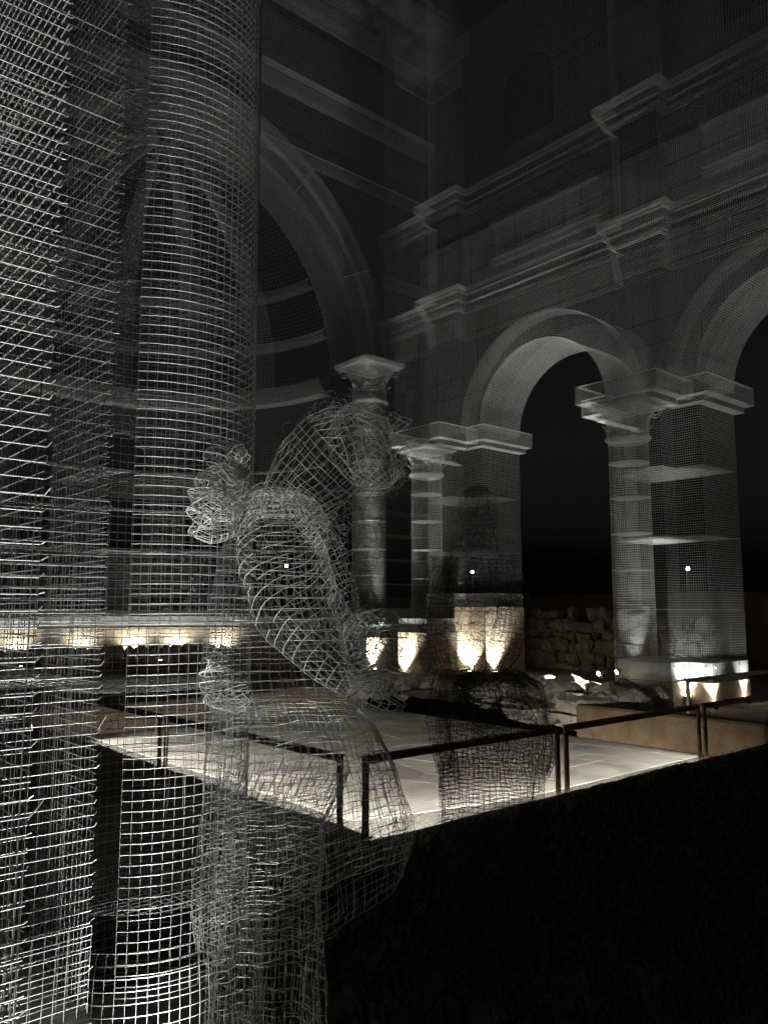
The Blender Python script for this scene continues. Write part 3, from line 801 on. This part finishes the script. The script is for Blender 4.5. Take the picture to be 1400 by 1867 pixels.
# row of rounded stones at the foot of the apse
rs = empty('stone_row', (8.0, 17.6, 0), 'row of rounded brown stones along the foot of the floodlit apse wall', 'stones')
for k, a in enumerate(np.arange(.50, 2.2, .075)):
    e = ap(a, .0, RA - .75)
    stone(random.choice(BIG), (e[0], e[1], .52 + random.uniform(-.03, .05)), (.15, .13, .14 + random.uniform(0, .04)), rs, M['rubble'], tilt=.1)
    for q in range(2):
        e = ap(a + q * .037, 0, RA - .82); stone(random.choice(ROCKS), (e[0], e[1], .26 + random.uniform(-.03, .03)), (.14, .14, .16), rs, M['rubble'] if random.random() < .6 else M['stone'], tilt=.1)
pl = arcwall('stone_bench', RA - 1.15, RA - .55, -.2, .22, M['plaster_dark'], None); tag(pl, 'low dark plinth under the row of rounded stones in the apse', 'plinth')

# ------------------------------------------------------------------ railings
def rail_panel(p0, p1, label, mat=None, h=.55, z=0.0, group='low rusty railings round the sunken floor'):
    mat = mat or M['corten']
    p0 = np.array(p0, float); p1 = np.array(p1, float); L = np.linalg.norm(p1 - p0); d = (p1 - p0) / L; n_ = np.array([-d[1], d[0]])
    t = empty('railing', (*((p0 + p1) / 2), z), label, 'railing', group)
    def bar(name, a, b, w_, z0, z1):
        q = [tuple(a + n_ * w_), tuple(a - n_ * w_), tuple(b - n_ * w_), tuple(b + n_ * w_)]
        return prism(name, q, z0, z1, mat, t, bevel=.003)
    for s in (0, 1):
        c = p0 + d * .03 if s == 0 else p1 - d * .03
        bar('post', c - d * .026, c + d * .026, .012 if mat is M['corten'] else .018, z - .2, z + h - .012)
    bar('rail', p0, p1, .028, z + h - .01, z + h + .002)
    bar('rail_web', p0 + d * .06, p1 - d * .06, .006, z + h - .055, z + h - .012)
    return t
YR = 4.53
rail_panel((3.72, YR), (6.0, YR), 'low rust-brown railing panel between the two wire figures')
rail_panel((6.07, YR), (8.52, YR), 'low rust-brown railing panel right of the dark wire figure')
rail_panel((8.6, YR), (11.2, YR), 'low rust-brown railing panel running out of the right edge of the picture')
rail_panel((3.66, 4.68), (3.66, 7.52), 'low rust-brown railing panel seen through the bright wire figure')
rail_panel((3.66, 7.6), (3.66, 10.4), 'low rust-brown railing panel seen through the close wire mesh column')
rail_panel((10.22, 5.6), (13.2, 5.6), 'pale lit railing panel in front of the plaster pier base', M['litrail'], .46, .2)

# ------------------------------------------------------------------ wire figures
f0 = np.array([math.sin(YAW), math.cos(YAW), 0]); r0v = np.array([math.cos(YAW), -math.sin(YAW), 0])
def body(sections, depth, anchor, squash=.78):
    """sections: (z, centre offset to the right, half width, offset away from camera). Returns surface fn in world space"""
    S = np.array(sections, float)
    def fn(u, v, k=0.0, fold=.05, ph=0.0, grow=1.0):
        z = np.interp(v, np.linspace(0, 1, len(S)), S[:, 0])
        c = np.interp(z, S[::-1, 0], S[::-1, 1]); hw = np.interp(z, S[::-1, 0], S[::-1, 2]) * grow; dp = np.interp(z, S[::-1, 0], S[::-1, 3])
        a = 2 * PI * u
        rr = 1 + fold * np.sin(7 * a + 2.1 * np.sin(z * 3 + ph)) * np.clip((2.3 - z) / 1.2, .2, 1) + .5 * fold * np.sin(13 * a + z * 5 + ph)
        x = c + hw * rr * np.cos(a); y = dp + hw * squash * rr * np.sin(a)
        return anchor + x[..., None] * r0v + y[..., None] * f0 + np.stack([0 * z, 0 * z, z], -1)
    return fn
def crumple(segs, amp, freq, seed):
    s = np.asarray(segs).reshape(-1, 3)
    off = np.array([noise.noise_vector((p[0] * freq + seed, p[1] * freq, p[2] * freq)) for p in s])
    off2 = np.array([noise.noise_vector((p[0] * freq * 3.1, p[1] * freq * 3.1 + seed, p[2] * freq * 3.1)) for p in s])
    return (s + amp * off + .45 * amp * off2).reshape(-1, 2, 3)
def drop(segs, frac, n_run=1):
    keep = rng.random(len(segs)) > frac
    return segs[keep]
def tube(path, radii, cell, squash=1.0, fold=.05, seed=0.0, cap=True):
    P = np.array(path, float); R = np.array(radii, float)
    d = np.linalg.norm(np.diff(P, axis=0), axis=1); L = np.concatenate([[0], np.cumsum(d)]); T = L[-1]
    def cr(t, A):                                     # smooth along the path
        k = 24; tt = np.linspace(0, T, k * (len(L) - 1) + 1); q = np.stack([np.interp(tt, L, A[:, i]) for i in range(A.shape[1])], 1)
        for _ in range(10): q[1:-1] = (q[:-2] + 2 * q[1:-1] + q[2:]) / 4
        return np.stack([np.interp(t, tt, q[:, i]) for i in range(A.shape[1])], -1)
    def fn(u, v):
        t = v * T; c = cr(t, P); e = cr(np.clip(t + .01 * T, 0, T), P) - cr(np.clip(t - .01 * T, 0, T), P)
        e /= np.linalg.norm(e, axis=-1, keepdims=True)
        ref = np.array([.31, .2, .93]); e1 = np.cross(e, ref); e1 /= np.linalg.norm(e1, axis=-1, keepdims=True); e2 = np.cross(e, e1)
        r_ = cr(t, R[:, None])[..., 0]; a = 2 * PI * u
        rr = r_ * (1 + fold * np.sin(5 * a + 9 * v + seed))
        return c + rr[..., None] * (np.cos(a)[..., None] * e1 + squash * np.sin(a)[..., None] * e2)
    nu = max(6, int(2 * PI * R.max() / cell)); nv = max(3, int(T / cell))
    return sheet(fn, nu, nv + 1, max(12, nu), max(4, nv), True)
def at(x, y, dep):
    """world point at pixel (x,y) of the photograph, dep metres ahead"""
    th = PITCH; f = np.array([f0[0] * math.cos(th), f0[1] * math.cos(th), math.sin(th)]); u = np.array([-f0[0] * math.sin(th), -f0[1] * math.sin(th), math.cos(th)])
    d = f + r0v * (x - 700) / FPX - u * (y - 933.5) / FPX
    return np.array([0, 0, EYE]) + d * dep / (d @ f0)

def hand(parent, wrist, palm, knuckles, tips_dir, curl_dir, scale, mat, cell, rad):
    """palm plus four curled fingers and a thumb, each its own wire tube"""
    wrist = np.array(wrist); palm = np.array(palm)
    s = [tube([wrist, palm * .6 + wrist * .4, palm], [.034 * scale, .046 * scale, .044 * scale], cell, .6, .05)]
    td = np.array(tips_dir, float); td /= np.linalg.norm(td); cd = np.array(curl_dir, float); cd /= np.linalg.norm(cd)
    for i, kn in enumerate(knuckles):
        kn = np.array(kn); ln = (.075, .085, .08, .062)[i % 4] * scale
        p = [palm * .3 + kn * .7, kn, kn + td * ln * .55 + cd * ln * .10, kn + td * ln * .62 + cd * ln * .55, kn + td * ln * .1 + cd * ln * .62]
        s.append(tube(p, [.020 * scale, .021 * scale, .020 * scale, .018 * scale, .012 * scale], cell * .8, 1, .04, i))
    th0 = wrist * .35 + palm * .65
    side = np.cross(td, cd); p = [th0, th0 + side * .05 * scale + td * .02 * scale, th0 + side * .045 * scale + td * .06 * scale, th0 + side * .02 * scale + td * .08 * scale]
    s.append(tube(p, [.022 * scale, .022 * scale, .019 * scale, .012 * scale], cell * .8))
    return wire_mesh('hand', crumple(np.concatenate(s), .006, 14, 3.3), rad, mat, parent, 4)

# --- bright figure: tall, bowed, one arm across the body, the other hand raised by its shoulder
D1 = 1.95
an1 = at(530, 1110, D1); an1[2] = 0
fig = empty('wire_figure', tuple(an1), 'bright bowed robed figure of crumpled wire mesh in front of the large column', 'statue', 'wire mesh figures')
def zof(y, d): return at(530, y, d)[2]
def secs(rows, D, xc):
    out = []
    for y, xl, xr, dp in rows:
        a = at(xl, y, D); b = at(xr, y, D); c = (a + b) / 2
        base = at(xc, 1110, D); out.append((c[2], (c - base) @ r0v, np.linalg.norm(b - a) / 2, dp))
    return out
torso = secs([(892, 470, 545, .02), (905, 448, 575, .02), (940, 428, 600, .01), (1000, 410, 600, 0), (1080, 391, 605, 0), (1150, 378, 625, 0), (1220, 369, 640, 0), (1275, 378, 655, 0), (1300, 392, 650, 0)], D1, 530)
skirt = secs([(1290, 388, 655, 0), (1340, 380, 692, 0), (1420, 374, 714, 0), (1500, 368, 733, 0), (1580, 360, 748, 0), (1660, 352, 752, 0), (1715, 356, 742, 0)], D1, 530)
under = secs([(1400, 430, 640, 0), (1500, 400, 600, 0), (1600, 392, 594, 0), (1720, 386, 592, 0), (1867, 374, 588, 0), (2050, 366, 596, 0), (2280, 355, 610, 0)], D1, 530)
CS, RS = .0262, .00074
def robe(name, rows, nu, fold, ph, seeds, sq=.72, amp=.018, dfr=.03, grow=1.0, rad=RS, mat=None, par=None, cell=CS, anchor=None, frq=4.0, hem=0.0):
    fn = body(rows, 0, an1 if anchor is None else anchor, sq); H = rows[0][0] - rows[-1][0]
    segs = sheet(lambda u, v: fn(u, v, 0, fold, ph, grow), nu, int(H / cell), int(nu * .9), max(6, int(H / cell)), True)
    if hem:
        q = segs.reshape(-1, 3); lat = (q - (an1 if anchor is None else anchor)) @ r0v; t = np.clip((rows[0][0] - q[:, 2]) / H, 0, 1)
        q[:, 2] += hem * np.clip(lat + .05, 0, 1) * t; segs = q.reshape(-1, 2, 3)
    segs = drop(crumple(segs, amp, frq, seeds), dfr)
    return wire_mesh(name, segs, rad, mat or M['wire_old'], par or fig, 4)
robe('torso', torso, 48, .03, .3, 1.0, amp=.009, cell=.019, rad=RS * 1.25)
robe('tunic', skirt, 68, .045, .7, 2.0, amp=.012, hem=.5, rad=RS * 1.15)
robe('tunic_lining', skirt, 44, .07, 2.2, 7.0, grow=.9, amp=.025, dfr=.3, cell=CS * 1.5, hem=.5)
robe('under_skirt', under, 46, .06, 1.2, 3.0)
robe('under_skirt_lining', under, 30, .08, .2, 9.0, grow=.9, amp=.02, dfr=.3, cell=CS * 1.5)
def T(pts, dd=0): return [at(x, y, D1 + d) for x, y, d in pts]
# sleeve across the chest
arm = tube(T([(497, 903, -.02), (503, 955, -.06), (516, 1030, -.11), (545, 1105, -.15), (603, 1178, -.18), (668, 1236, -.2)]), [.062, .100, .112, .110, .088, .070], CS * .95, .9, .02)
wire_mesh('sleeve', drop(crumple(arm, .010, 6, 2.2), .03), RS, M['wire_old'], fig, 4)
veil = tube(T([(690, 870, .02), (655, 950, 0), (640, 1040, 0), (648, 1130, -.02)]), [.05, .06, .055, .05], CS, .8, .12, .6)
wire_mesh('veil', drop(crumple(veil, .014, 7, 3.9), .25), RS * .85, M['wire_shaded'], fig, 4, 'stuff')
cape = tube(T([(430, 965, .02), (470, 912, -.05), (540, 922, -.06), (597, 985, -.05), (628, 1070, -.06), (652, 1145, -.1)]), [.03, .042, .046, .042, .034, .028], CS * .75, .7, .12, .4)
wire_mesh('shoulder_drape', crumple(cape, .014, 9, 6.6), RS, M['wire_old'], fig, 4)
bag = tube(T([(412, 1178, -.10), (392, 1222, -.11), (392, 1258, -.12), (418, 1278, -.13), (452, 1262, -.14)]), [.02, .036, .040, .034, .022], CS * .75, .9, .08, 2.4)
wire_mesh('sleeve_fold', crumple(bag, .009, 8, 8.1), RS, M['wire_old'], fig, 4)
# bowed head with hood
neck = tube(T([(528, 915, 0), (568, 868, -.02), (618, 818, -.03), (668, 803, -.03), (706, 828, -.03)]), [.08, .102, .108, .09, .05], CS * .9, .95, .04, .9)
hood = wire_mesh('hood', crumple(neck, .011, 7, 5.5), RS, M['wire_old'], fig, 4)
hc = at(668, 815, D1 - .03)
def headfn(u, v):
    a = 2 * PI * u; b = PI * (v - .5) * .96
    ax = (r0v * .55 + np.array([0, 0, -.83])); ax /= np.linalg.norm(ax)           # crown to chin
    fr = np.array([0, 0, -.45]) + r0v * .85 + f0 * -.12; fr -= ax * (fr @ ax); fr /= np.linalg.norm(fr); sd = np.cross(ax, fr)
    r_ = .08 * (1 - .12 * np.sin(b)); ca, sa = np.cos(a), np.sin(a)
    face = np.exp(-((a - 0) ** 2) * 6) + np.exp(-((a - 2 * PI) ** 2) * 6)
    nose = .034 * face * np.exp(-((b - .12) / .22) ** 2); brow = .012 * face * np.exp(-((b + .2) / .12) ** 2); eye = -.012 * np.exp(-((b + .04) / .1) ** 2) * (np.exp(-((a - .42) / .2) ** 2) + np.exp(-((a - 2 * PI + .42) / .2) ** 2))
    lips = .012 * face * np.exp(-((b - .55) / .1) ** 2); chin = .02 * face * np.exp(-((b - .95) / .2) ** 2)
    rr = r_ * np.cos(b) + nose + brow + eye + lips + chin * np.cos(b)
    return hc + (np.sin(b) * .112)[..., None] * ax + (rr * ca)[..., None] * fr * 1.12 + (rr * sa)[..., None] * sd * .9
hs = sheet(headfn, 28, 16, 40, 26, True)
hd = wire_mesh('head', drop(crumple(hs, .006, 9, 1.1), .04), RS * .85, M['wire_old'], fig, 4)
def curls(n, cen, spread, r_, seed):
    R_ = random.Random(seed); S = []
    for k in range(n):
        c = cen + r0v * R_.gauss(0, spread[0]) + f0 * R_.gauss(0, spread[1]) + np.array([0, 0, R_.gauss(0, spread[2])])
        e1 = np.array([R_.gauss(0, 1) for _ in range(3)]); e1 /= np.linalg.norm(e1); e2 = np.cross(e1, [R_.gauss(0, 1) for _ in range(3)]); e2 /= np.linalg.norm(e2)
        t = np.linspace(0, R_.uniform(2.5, 7), 12)[:, None]; q = r_ * R_.uniform(.5, 1.2)
        S.append(polyl((c + q * (np.cos(t) * e1 + np.sin(t) * e2) * (1 - t * .06))[None]))
    return np.concatenate(S)
wire_mesh('hair', curls(110, at(612, 765, D1), (.04, .06, .03), .016, 5), RS * .8, M['wire_old'], hd, 3, 'stuff')
wire_mesh('beard', curls(70, at(722, 850, D1 - .03), (.016, .03, .03), .016, 6), RS * .8, M['wire_old'], hd, 3, 'stuff')
wire_mesh('tangled_wire', np.concatenate([curls(60, at(480, 895, D1 - .03), (.04, .04, .018), .016, 8), curls(60, at(600, 965, D1 - .08), (.025, .03, .05), .016, 9),
     curls(40, at(620, 1130, D1 - .1), (.06, .05, .03), .018, 10)]), RS * .8, M['wire_old'], fig, 3)
ub = tube(T([(470, 945, .0), (455, 925, 0), (440, 912, -.01)]), [.07, .055, .045], CS * .8)
wire_mesh('wrist', crumple(ub, .01, 9, 2.0), RS, M['wire_old'], fig)
def fist(fingers, palm, seed, amp, cell, mat, rad):
    wire_mesh('palm', crumple(tube(T(palm[0]), palm[1], cell, .8, .05), amp, 9, seed), rad, mat, fig)
    for k, (pts, rr) in enumerate(fingers):
        wire_mesh('finger', crumple(tube(T(pts), rr, cell, 1, .05, k), amp, 9, seed + k), rad, mat, fig)
fist([([(440, 842, -.02), (412, 824, -.03), (396, 846, -.05), (404, 872, -.05), (432, 876, -.03)], [.022, .036, .040, .036, .022]),
      ([(440, 888, -.02), (392, 874, -.04), (374, 900, -.06), (388, 926, -.06), (428, 922, -.03)], [.022, .038, .042, .038, .024]),
      ([(440, 932, -.02), (382, 924, -.04), (360, 948, -.06), (382, 966, -.06), (432, 958, -.03)], [.022, .036, .038, .034, .022]),
      ([(446, 862, .02), (428, 842, -.02), (432, 818, -.05), (448, 836, -.06)], [.022, .026, .022, .014])],
     ([(458, 925, .0), (440, 905, -.01), (420, 880, -.02), (412, 862, -.03)], [.045, .055, .05, .03]), 7.7, .004, .0155, M['wire'], RS * 1.2)  # paler, thicker wire paints the strongest lamplight onto this hand
fist([([(655, 1170, -.16), (682, 1130, -.18), (714, 1146, -.2), (716, 1180, -.2), (690, 1200, -.19)], [.02, .032, .036, .032, .02]),
      ([(660, 1205, -.17), (700, 1190, -.2), (726, 1214, -.22), (716, 1246, -.21), (686, 1240, -.19)], [.02, .032, .036, .032, .02]),
      ([(655, 1240, -.18), (700, 1232, -.2), (722, 1262, -.21), (705, 1292, -.2), (668, 1280, -.18)], [.02, .032, .034, .03, .02]),
      ([(650, 1190, -.2), (645, 1150, -.22), (662, 1122, -.23), (680, 1136, -.23)], [.02, .024, .022, .014])],
     ([(650, 1225, -.19), (672, 1225, -.2), (695, 1220, -.2)], [.05, .058, .04]), 9.1, .005, .018, M['wire_old'], RS)
lw = [[at(403, 1720, D1 - .2), at(420, 1768, D1 - .22)], [at(392, 1620, D1 - .2), at(377, 1655, D1 - .22)], [at(408, 1490, D1 - .2), at(416, 1530, D1 - .22)]]
for q in lw: wire_mesh('loose_wire', np.array([q]), .0011, M['wire'], fig)

# --- dark figure farther off
D2 = 3.9
an2 = at(870, 1110, D2); an2[2] = 0
fig2 = empty('wire_figure', tuple(an2), 'dark unlit robed figure of wire mesh standing left of the railing gap', 'statue', 'wire mesh figures')
b2 = secs([(890, 858, 884, 0), (900, 842, 898, 0), (935, 831, 905, 0), (970, 836, 902, 0), (1000, 822, 912, 0), (1035, 803, 930, 0), (1080, 796, 938, 0), (1150, 792, 940, 0), (1225, 792, 945, 0)], D2, 870)
h2 = secs([(1222, 795, 950, 0), (1250, 788, 990, 0), (1310, 787, 1004, 0), (1370, 790, 1008, 0), (1405, 798, 1000, 0)], D2, 870)
l2 = secs([(1395, 800, 990, 0), (1450, 806, 984, 0), (1520, 808, 975, 0), (1640, 806, 962, 0), (1735, 800, 965, 0)], D2, 870)
kw = dict(mat=M['wire_shaded'], par=fig2, anchor=an2, rad=.0011)
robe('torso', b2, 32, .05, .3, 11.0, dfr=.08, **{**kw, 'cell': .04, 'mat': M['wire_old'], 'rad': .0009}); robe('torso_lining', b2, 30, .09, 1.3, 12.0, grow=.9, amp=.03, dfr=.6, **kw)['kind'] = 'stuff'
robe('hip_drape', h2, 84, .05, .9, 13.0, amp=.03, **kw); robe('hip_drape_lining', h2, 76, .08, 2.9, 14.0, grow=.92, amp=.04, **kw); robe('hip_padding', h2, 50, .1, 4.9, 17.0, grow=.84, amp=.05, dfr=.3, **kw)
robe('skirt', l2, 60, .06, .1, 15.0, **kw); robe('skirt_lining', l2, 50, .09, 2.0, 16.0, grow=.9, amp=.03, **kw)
hc = at(872, 935, D2)
hs = (sheet(headfn, 10, 7, 20, 14, True) - hc) * .85 + hc
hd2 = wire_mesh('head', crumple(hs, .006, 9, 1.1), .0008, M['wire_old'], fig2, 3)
wire_mesh('hair', curls(24, at(858, 935, D2), (.05, .06, .06), .025, 31), .0010, M['wire_shaded'], hd2, 3, 'stuff')
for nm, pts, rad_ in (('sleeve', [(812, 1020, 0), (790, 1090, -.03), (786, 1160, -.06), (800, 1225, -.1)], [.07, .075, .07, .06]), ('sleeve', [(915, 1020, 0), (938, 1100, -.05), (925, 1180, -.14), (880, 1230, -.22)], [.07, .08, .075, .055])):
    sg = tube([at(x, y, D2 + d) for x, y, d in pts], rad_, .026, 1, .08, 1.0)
    wire_mesh(nm, crumple(sg, .014, 8, 2.8), .0011, M['wire_shaded'], fig2, 3)
hand(fig2, at(885, 1232, D2 - .22), at(868, 1240, D2 - .23), [at(858, 1230, D2 - .24), at(855, 1240, D2 - .24), at(855, 1250, D2 - .24), at(858, 1260, D2 - .24)], -r0v, np.array([0, 0, -1.]), 1.15, M['wire_shaded'], .018, .001)
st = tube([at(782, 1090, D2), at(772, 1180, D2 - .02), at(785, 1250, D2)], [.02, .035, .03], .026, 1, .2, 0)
wire_mesh('trailing_drape', crumple(st, .02, 6, 1.8), .0011, M['wire_shaded'], fig2, 3)
wire_mesh('tangled_wire', np.concatenate([curls(110, at(855, 1140, D2), (.06, .1, .12), .03, 41), curls(330, at(895, 1310, D2), (.13, .14, .10), .03, 42)]), .0010, M['wire_shaded'], fig2, 3)

# ------------------------------------------------------------------ lamps
def spotlight(loc, aim, power, label, cone=70, blend=1.0, color=(.99, 1.0, .96), size=.03, lens_r=.035):
    t = empty('spotlight', loc, label, 'spotlight', 'small floodlights at the foot of the mesh')
    p = Vector(loc); d = (Vector(aim) - p).normalized()
    cyl_between('housing', p, p + d * .09, lens_r * .8, M['black'], t, 12, lens_r * 1.15)
    cyl_between('lens', p + d * .0905, p + d * .096, lens_r, M['lens'], t, 14)
    box('foot', p.x - .03, p.x + .03, p.y - .03, p.y + .03, p.z - .09, p.z - .075, M['black'], t)
    cyl_between('stem', p - Vector((0, 0, .075)), p + d * .03, .008, M['black'], t, 6)
    ld = bpy.data.lights.new('bulb', 'SPOT'); ld.energy = power; ld.color = color; ld.spot_size = math.radians(cone); ld.spot_blend = blend; ld.shadow_soft_size = size
    lo = bpy.data.objects.new('bulb', ld); col.objects.link(lo); lo.parent = t
    lo.location = d * .11; lo.rotation_euler = d.to_track_quat('-Z', 'Y').to_euler()
    return t
UP = lambda x, y, z, dx=0, dy=0: (x + dx, y + dy, z + 5)
W = .5
SP = [
 # near pier and column
 ((.37, 1.26, .16), (.39, 1.35, 3.2), 165, 'floodlight below the left edge at the foot of the close pier', 70),
 ((.66, 1.85, .16), (.70, 1.93, 2.6), 95, 'floodlight at the foot of the close pier beside its steel plate', 75),
 ((.93, 1.89, .16), (.97, 1.98, 2.4), 125, 'floodlight at the foot of the large column behind the bright figure', 62),
 # pier right of the dark arch
 ((12.41, 6.80, .10), UP(12.41, 6.8, .1, .05, 0), 330, 'floodlight in the corner between column and pier, right of the dark arch', 95),
 ((12.42, 6.33, .0), UP(12.42, 6.33, .0, .02, .02), 330, 'floodlight at the near corner of the pier behind the pale railing', 95),
 ((13.5, 6.31, .0), UP(13.5, 6.31, .0, -.02, .05), 330, 'rightmost floodlight on the plaster base behind the pale railing', 70),
 ((11.9, 8.05, .52), (9.0, 8.4, -.2), 2000, 'glowing floodlight left of the slim column, above the pale rocks', 85),
 ((11.95, 7.72, .58), (10.7, 8.2, 0.0), 650, 'glowing floodlight close at the foot of the slim column', 85),
 ((11.42, 6.93, .12), UP(11.42, 6.93, .1, .16, .2), 520, 'added floodlight among the rocks, brightening the slim column', 60),  # extra lamp put in to make the slim column stand out
 ((11.62, 2.0, .12), UP(11.62, 2.0, .1, .5, .3), 520, 'floodlight at the foot of the pier under the right end of the right arch', 80),
 ((13.1, 3.4, .15), UP(13.1, 3.4, .1, .0, .5), 900, 'floodlight inside the right arch, out of the picture', 80),
 # pier left of the dark arch
 ((12.41, 11.60, .22), UP(12.385, 11.6, .2, .12, .1), 900, 'floodlight on the front of the tall plaster base behind the dark figure', 95),
 ((12.72, 11.16, .22), UP(12.72, 11.13, .2, .05, .0), 1500, 'floodlight in the jamb of the tall dark arch, right of the dark figure', 100),
 ((11.165, 12.33, .18), UP(11.165, 12.33, .2, .12, -.05), 1500, 'floodlight left of the bright ringed column', 95),
 ((11.38, 11.7, .3), UP(11.38, 11.7, .2, .2, .25), 1500, 'floodlight in front of the bright ringed column', 80),
 ((11.5, 13.59, .2), UP(11.5, 13.59, .2, .1, .15), 2200, 'floodlight at the foot of the tall dim column by the bright figure', 80),
 ((13.0, 8.25, .3), UP(13.0, 8.25, .3, 0, .55), 2600, 'floodlight inside the tall dark arch at the right jamb', 80),
 ((14.3, 12.6, .15), (17.2, 11.3, .9), 22, 'added unseen floodlight behind the tall plaster base, brightening the rubble wall', 110),  # out-of-sight lamp added only to brighten the rubble stones
 # apse
 *[((CX + 4.18 * math.cos(a), YA_ + 4.18 * math.sin(a), .32), (CX + 5.2 * math.cos(a), YA_ + 5.2 * math.sin(a), 3.4), pw, lab, 120) for a, pw, lab in (
   (.72, 202, 'floodlight on the apse wall just left of the bright figure'),
   (.98, 202, 'floodlight on the apse wall behind the close mesh column'),
   (1.22, 202, 'floodlight on the apse wall behind the gap left of the close column'),
   (1.5, 202, 'floodlight on the apse wall behind the close pier'),
   (1.85, 202, 'leftmost floodlight of the apse wall behind the close pier'))],
 ((8.2, 17.2, .35), (8.8, 18.6, 6.0), 700, 'floodlight on the apse floor pointed at the half dome', 90),
 ((5.2, 17.2, .35), (4.8, 18.6, 6.0), 600, 'floodlight at the left of the apse floor pointed at the half dome', 90),
]
for loc, aim, pw, lab, cone in SP: spotlight(loc, aim, pw * (W if pw > 200 else 1), lab, cone)
# LED strips tucked under the near and left lips of the sunken floor
def strip(p0, p1, n_, power, label):
    p0 = Vector(p0); p1 = Vector(p1); t = empty('led_strip', tuple((p0 + p1) / 2), label, 'led strip', 'led strips under the lip of the floor')
    d = (p1 - p0).normalized(); nn = Vector((n_[0], n_[1], 0)); L = (p1 - p0).length; up = Vector((0, 0, 1))
    def barv(a, b, c_, e):
        return [p0 + nn * a + up * c_, p1 + nn * a + up * c_, p1 + nn * b + up * c_, p0 + nn * b + up * c_, p0 + nn * a + up * e, p1 + nn * a + up * e, p1 + nn * b + up * e, p0 + nn * b + up * e]
    fc = [(0, 1, 2, 3), (4, 5, 6, 7), (0, 1, 5, 4), (1, 2, 6, 5), (2, 3, 7, 6), (3, 0, 4, 7)]
    solid('housing', barv(0, .025, -.02, .02), fc, M['black'], t); solid('diffuser', barv(.0255, .03, -.013, .013), fc, M['led'], t)
    ld = bpy.data.lights.new('led_row', 'AREA'); ld.shape = 'RECTANGLE'; ld.size = L; ld.size_y = .03; ld.energy = power; ld.color = (1.0, .97, .91)
    lo = bpy.data.objects.new('led_row', ld); col.objects.link(lo); lo.parent = t
    m3 = Vector((n_[0], n_[1], -.15)).normalized(); ld.spread = math.radians(30)
    lo.location = nn * .036; lo.rotation_euler = m3.to_track_quat('-Z', 'Y').to_euler()
    return t
strip((4.3, 4.47, -.07), (9.8, 4.47, -.07), (0, 1), 26, 'long light strip under the near lip of the sunken floor')
strip((3.79, 4.9, -.07), (3.79, 11.5, -.07), (1, 0), 40, 'long light strip under the left lip of the sunken floor')
# distant street lamps
def street_lamp(x, y, dist, label):
    p = Vector(at(x, y, dist)); t = empty('street_lamp', (p.x, p.y, 0), label, 'street lamp', 'distant street lamps')
    cyl_between('pole', (p.x + .35, p.y + .3, -.2), (p.x + .35, p.y + .3, p.z + .12), .06, M['pole'], t, 8, .04)
    cyl_between('arm', (p.x + .35, p.y + .3, p.z + .1), (p.x, p.y, p.z + .16), .03, M['pole'], t, 6)
    box('lamp_head', p.x - .16, p.x + .16, p.y - .16, p.y + .16, p.z + .12, p.z + .18, M['pole'], t, .01)
    bm = bmesh.new(); bmesh.ops.create_uvsphere(bm, u_segments=12, v_segments=8, radius=.11, matrix=__import__('mathutils').Matrix.Translation(p)); me = bpy.data.meshes.new('bulb'); bm.to_mesh(me); bm.free()
    link_mesh('bulb', me, M['street'], t)
street_lamp(522, 1032, 62, 'distant white street lamp shining through the chest of the bright figure')
street_lamp(861, 1043, 66, 'distant white street lamp shining past the head of the dark figure')
street_lamp(1254, 1037, 58, 'distant white street lamp shining through the pier at the right')
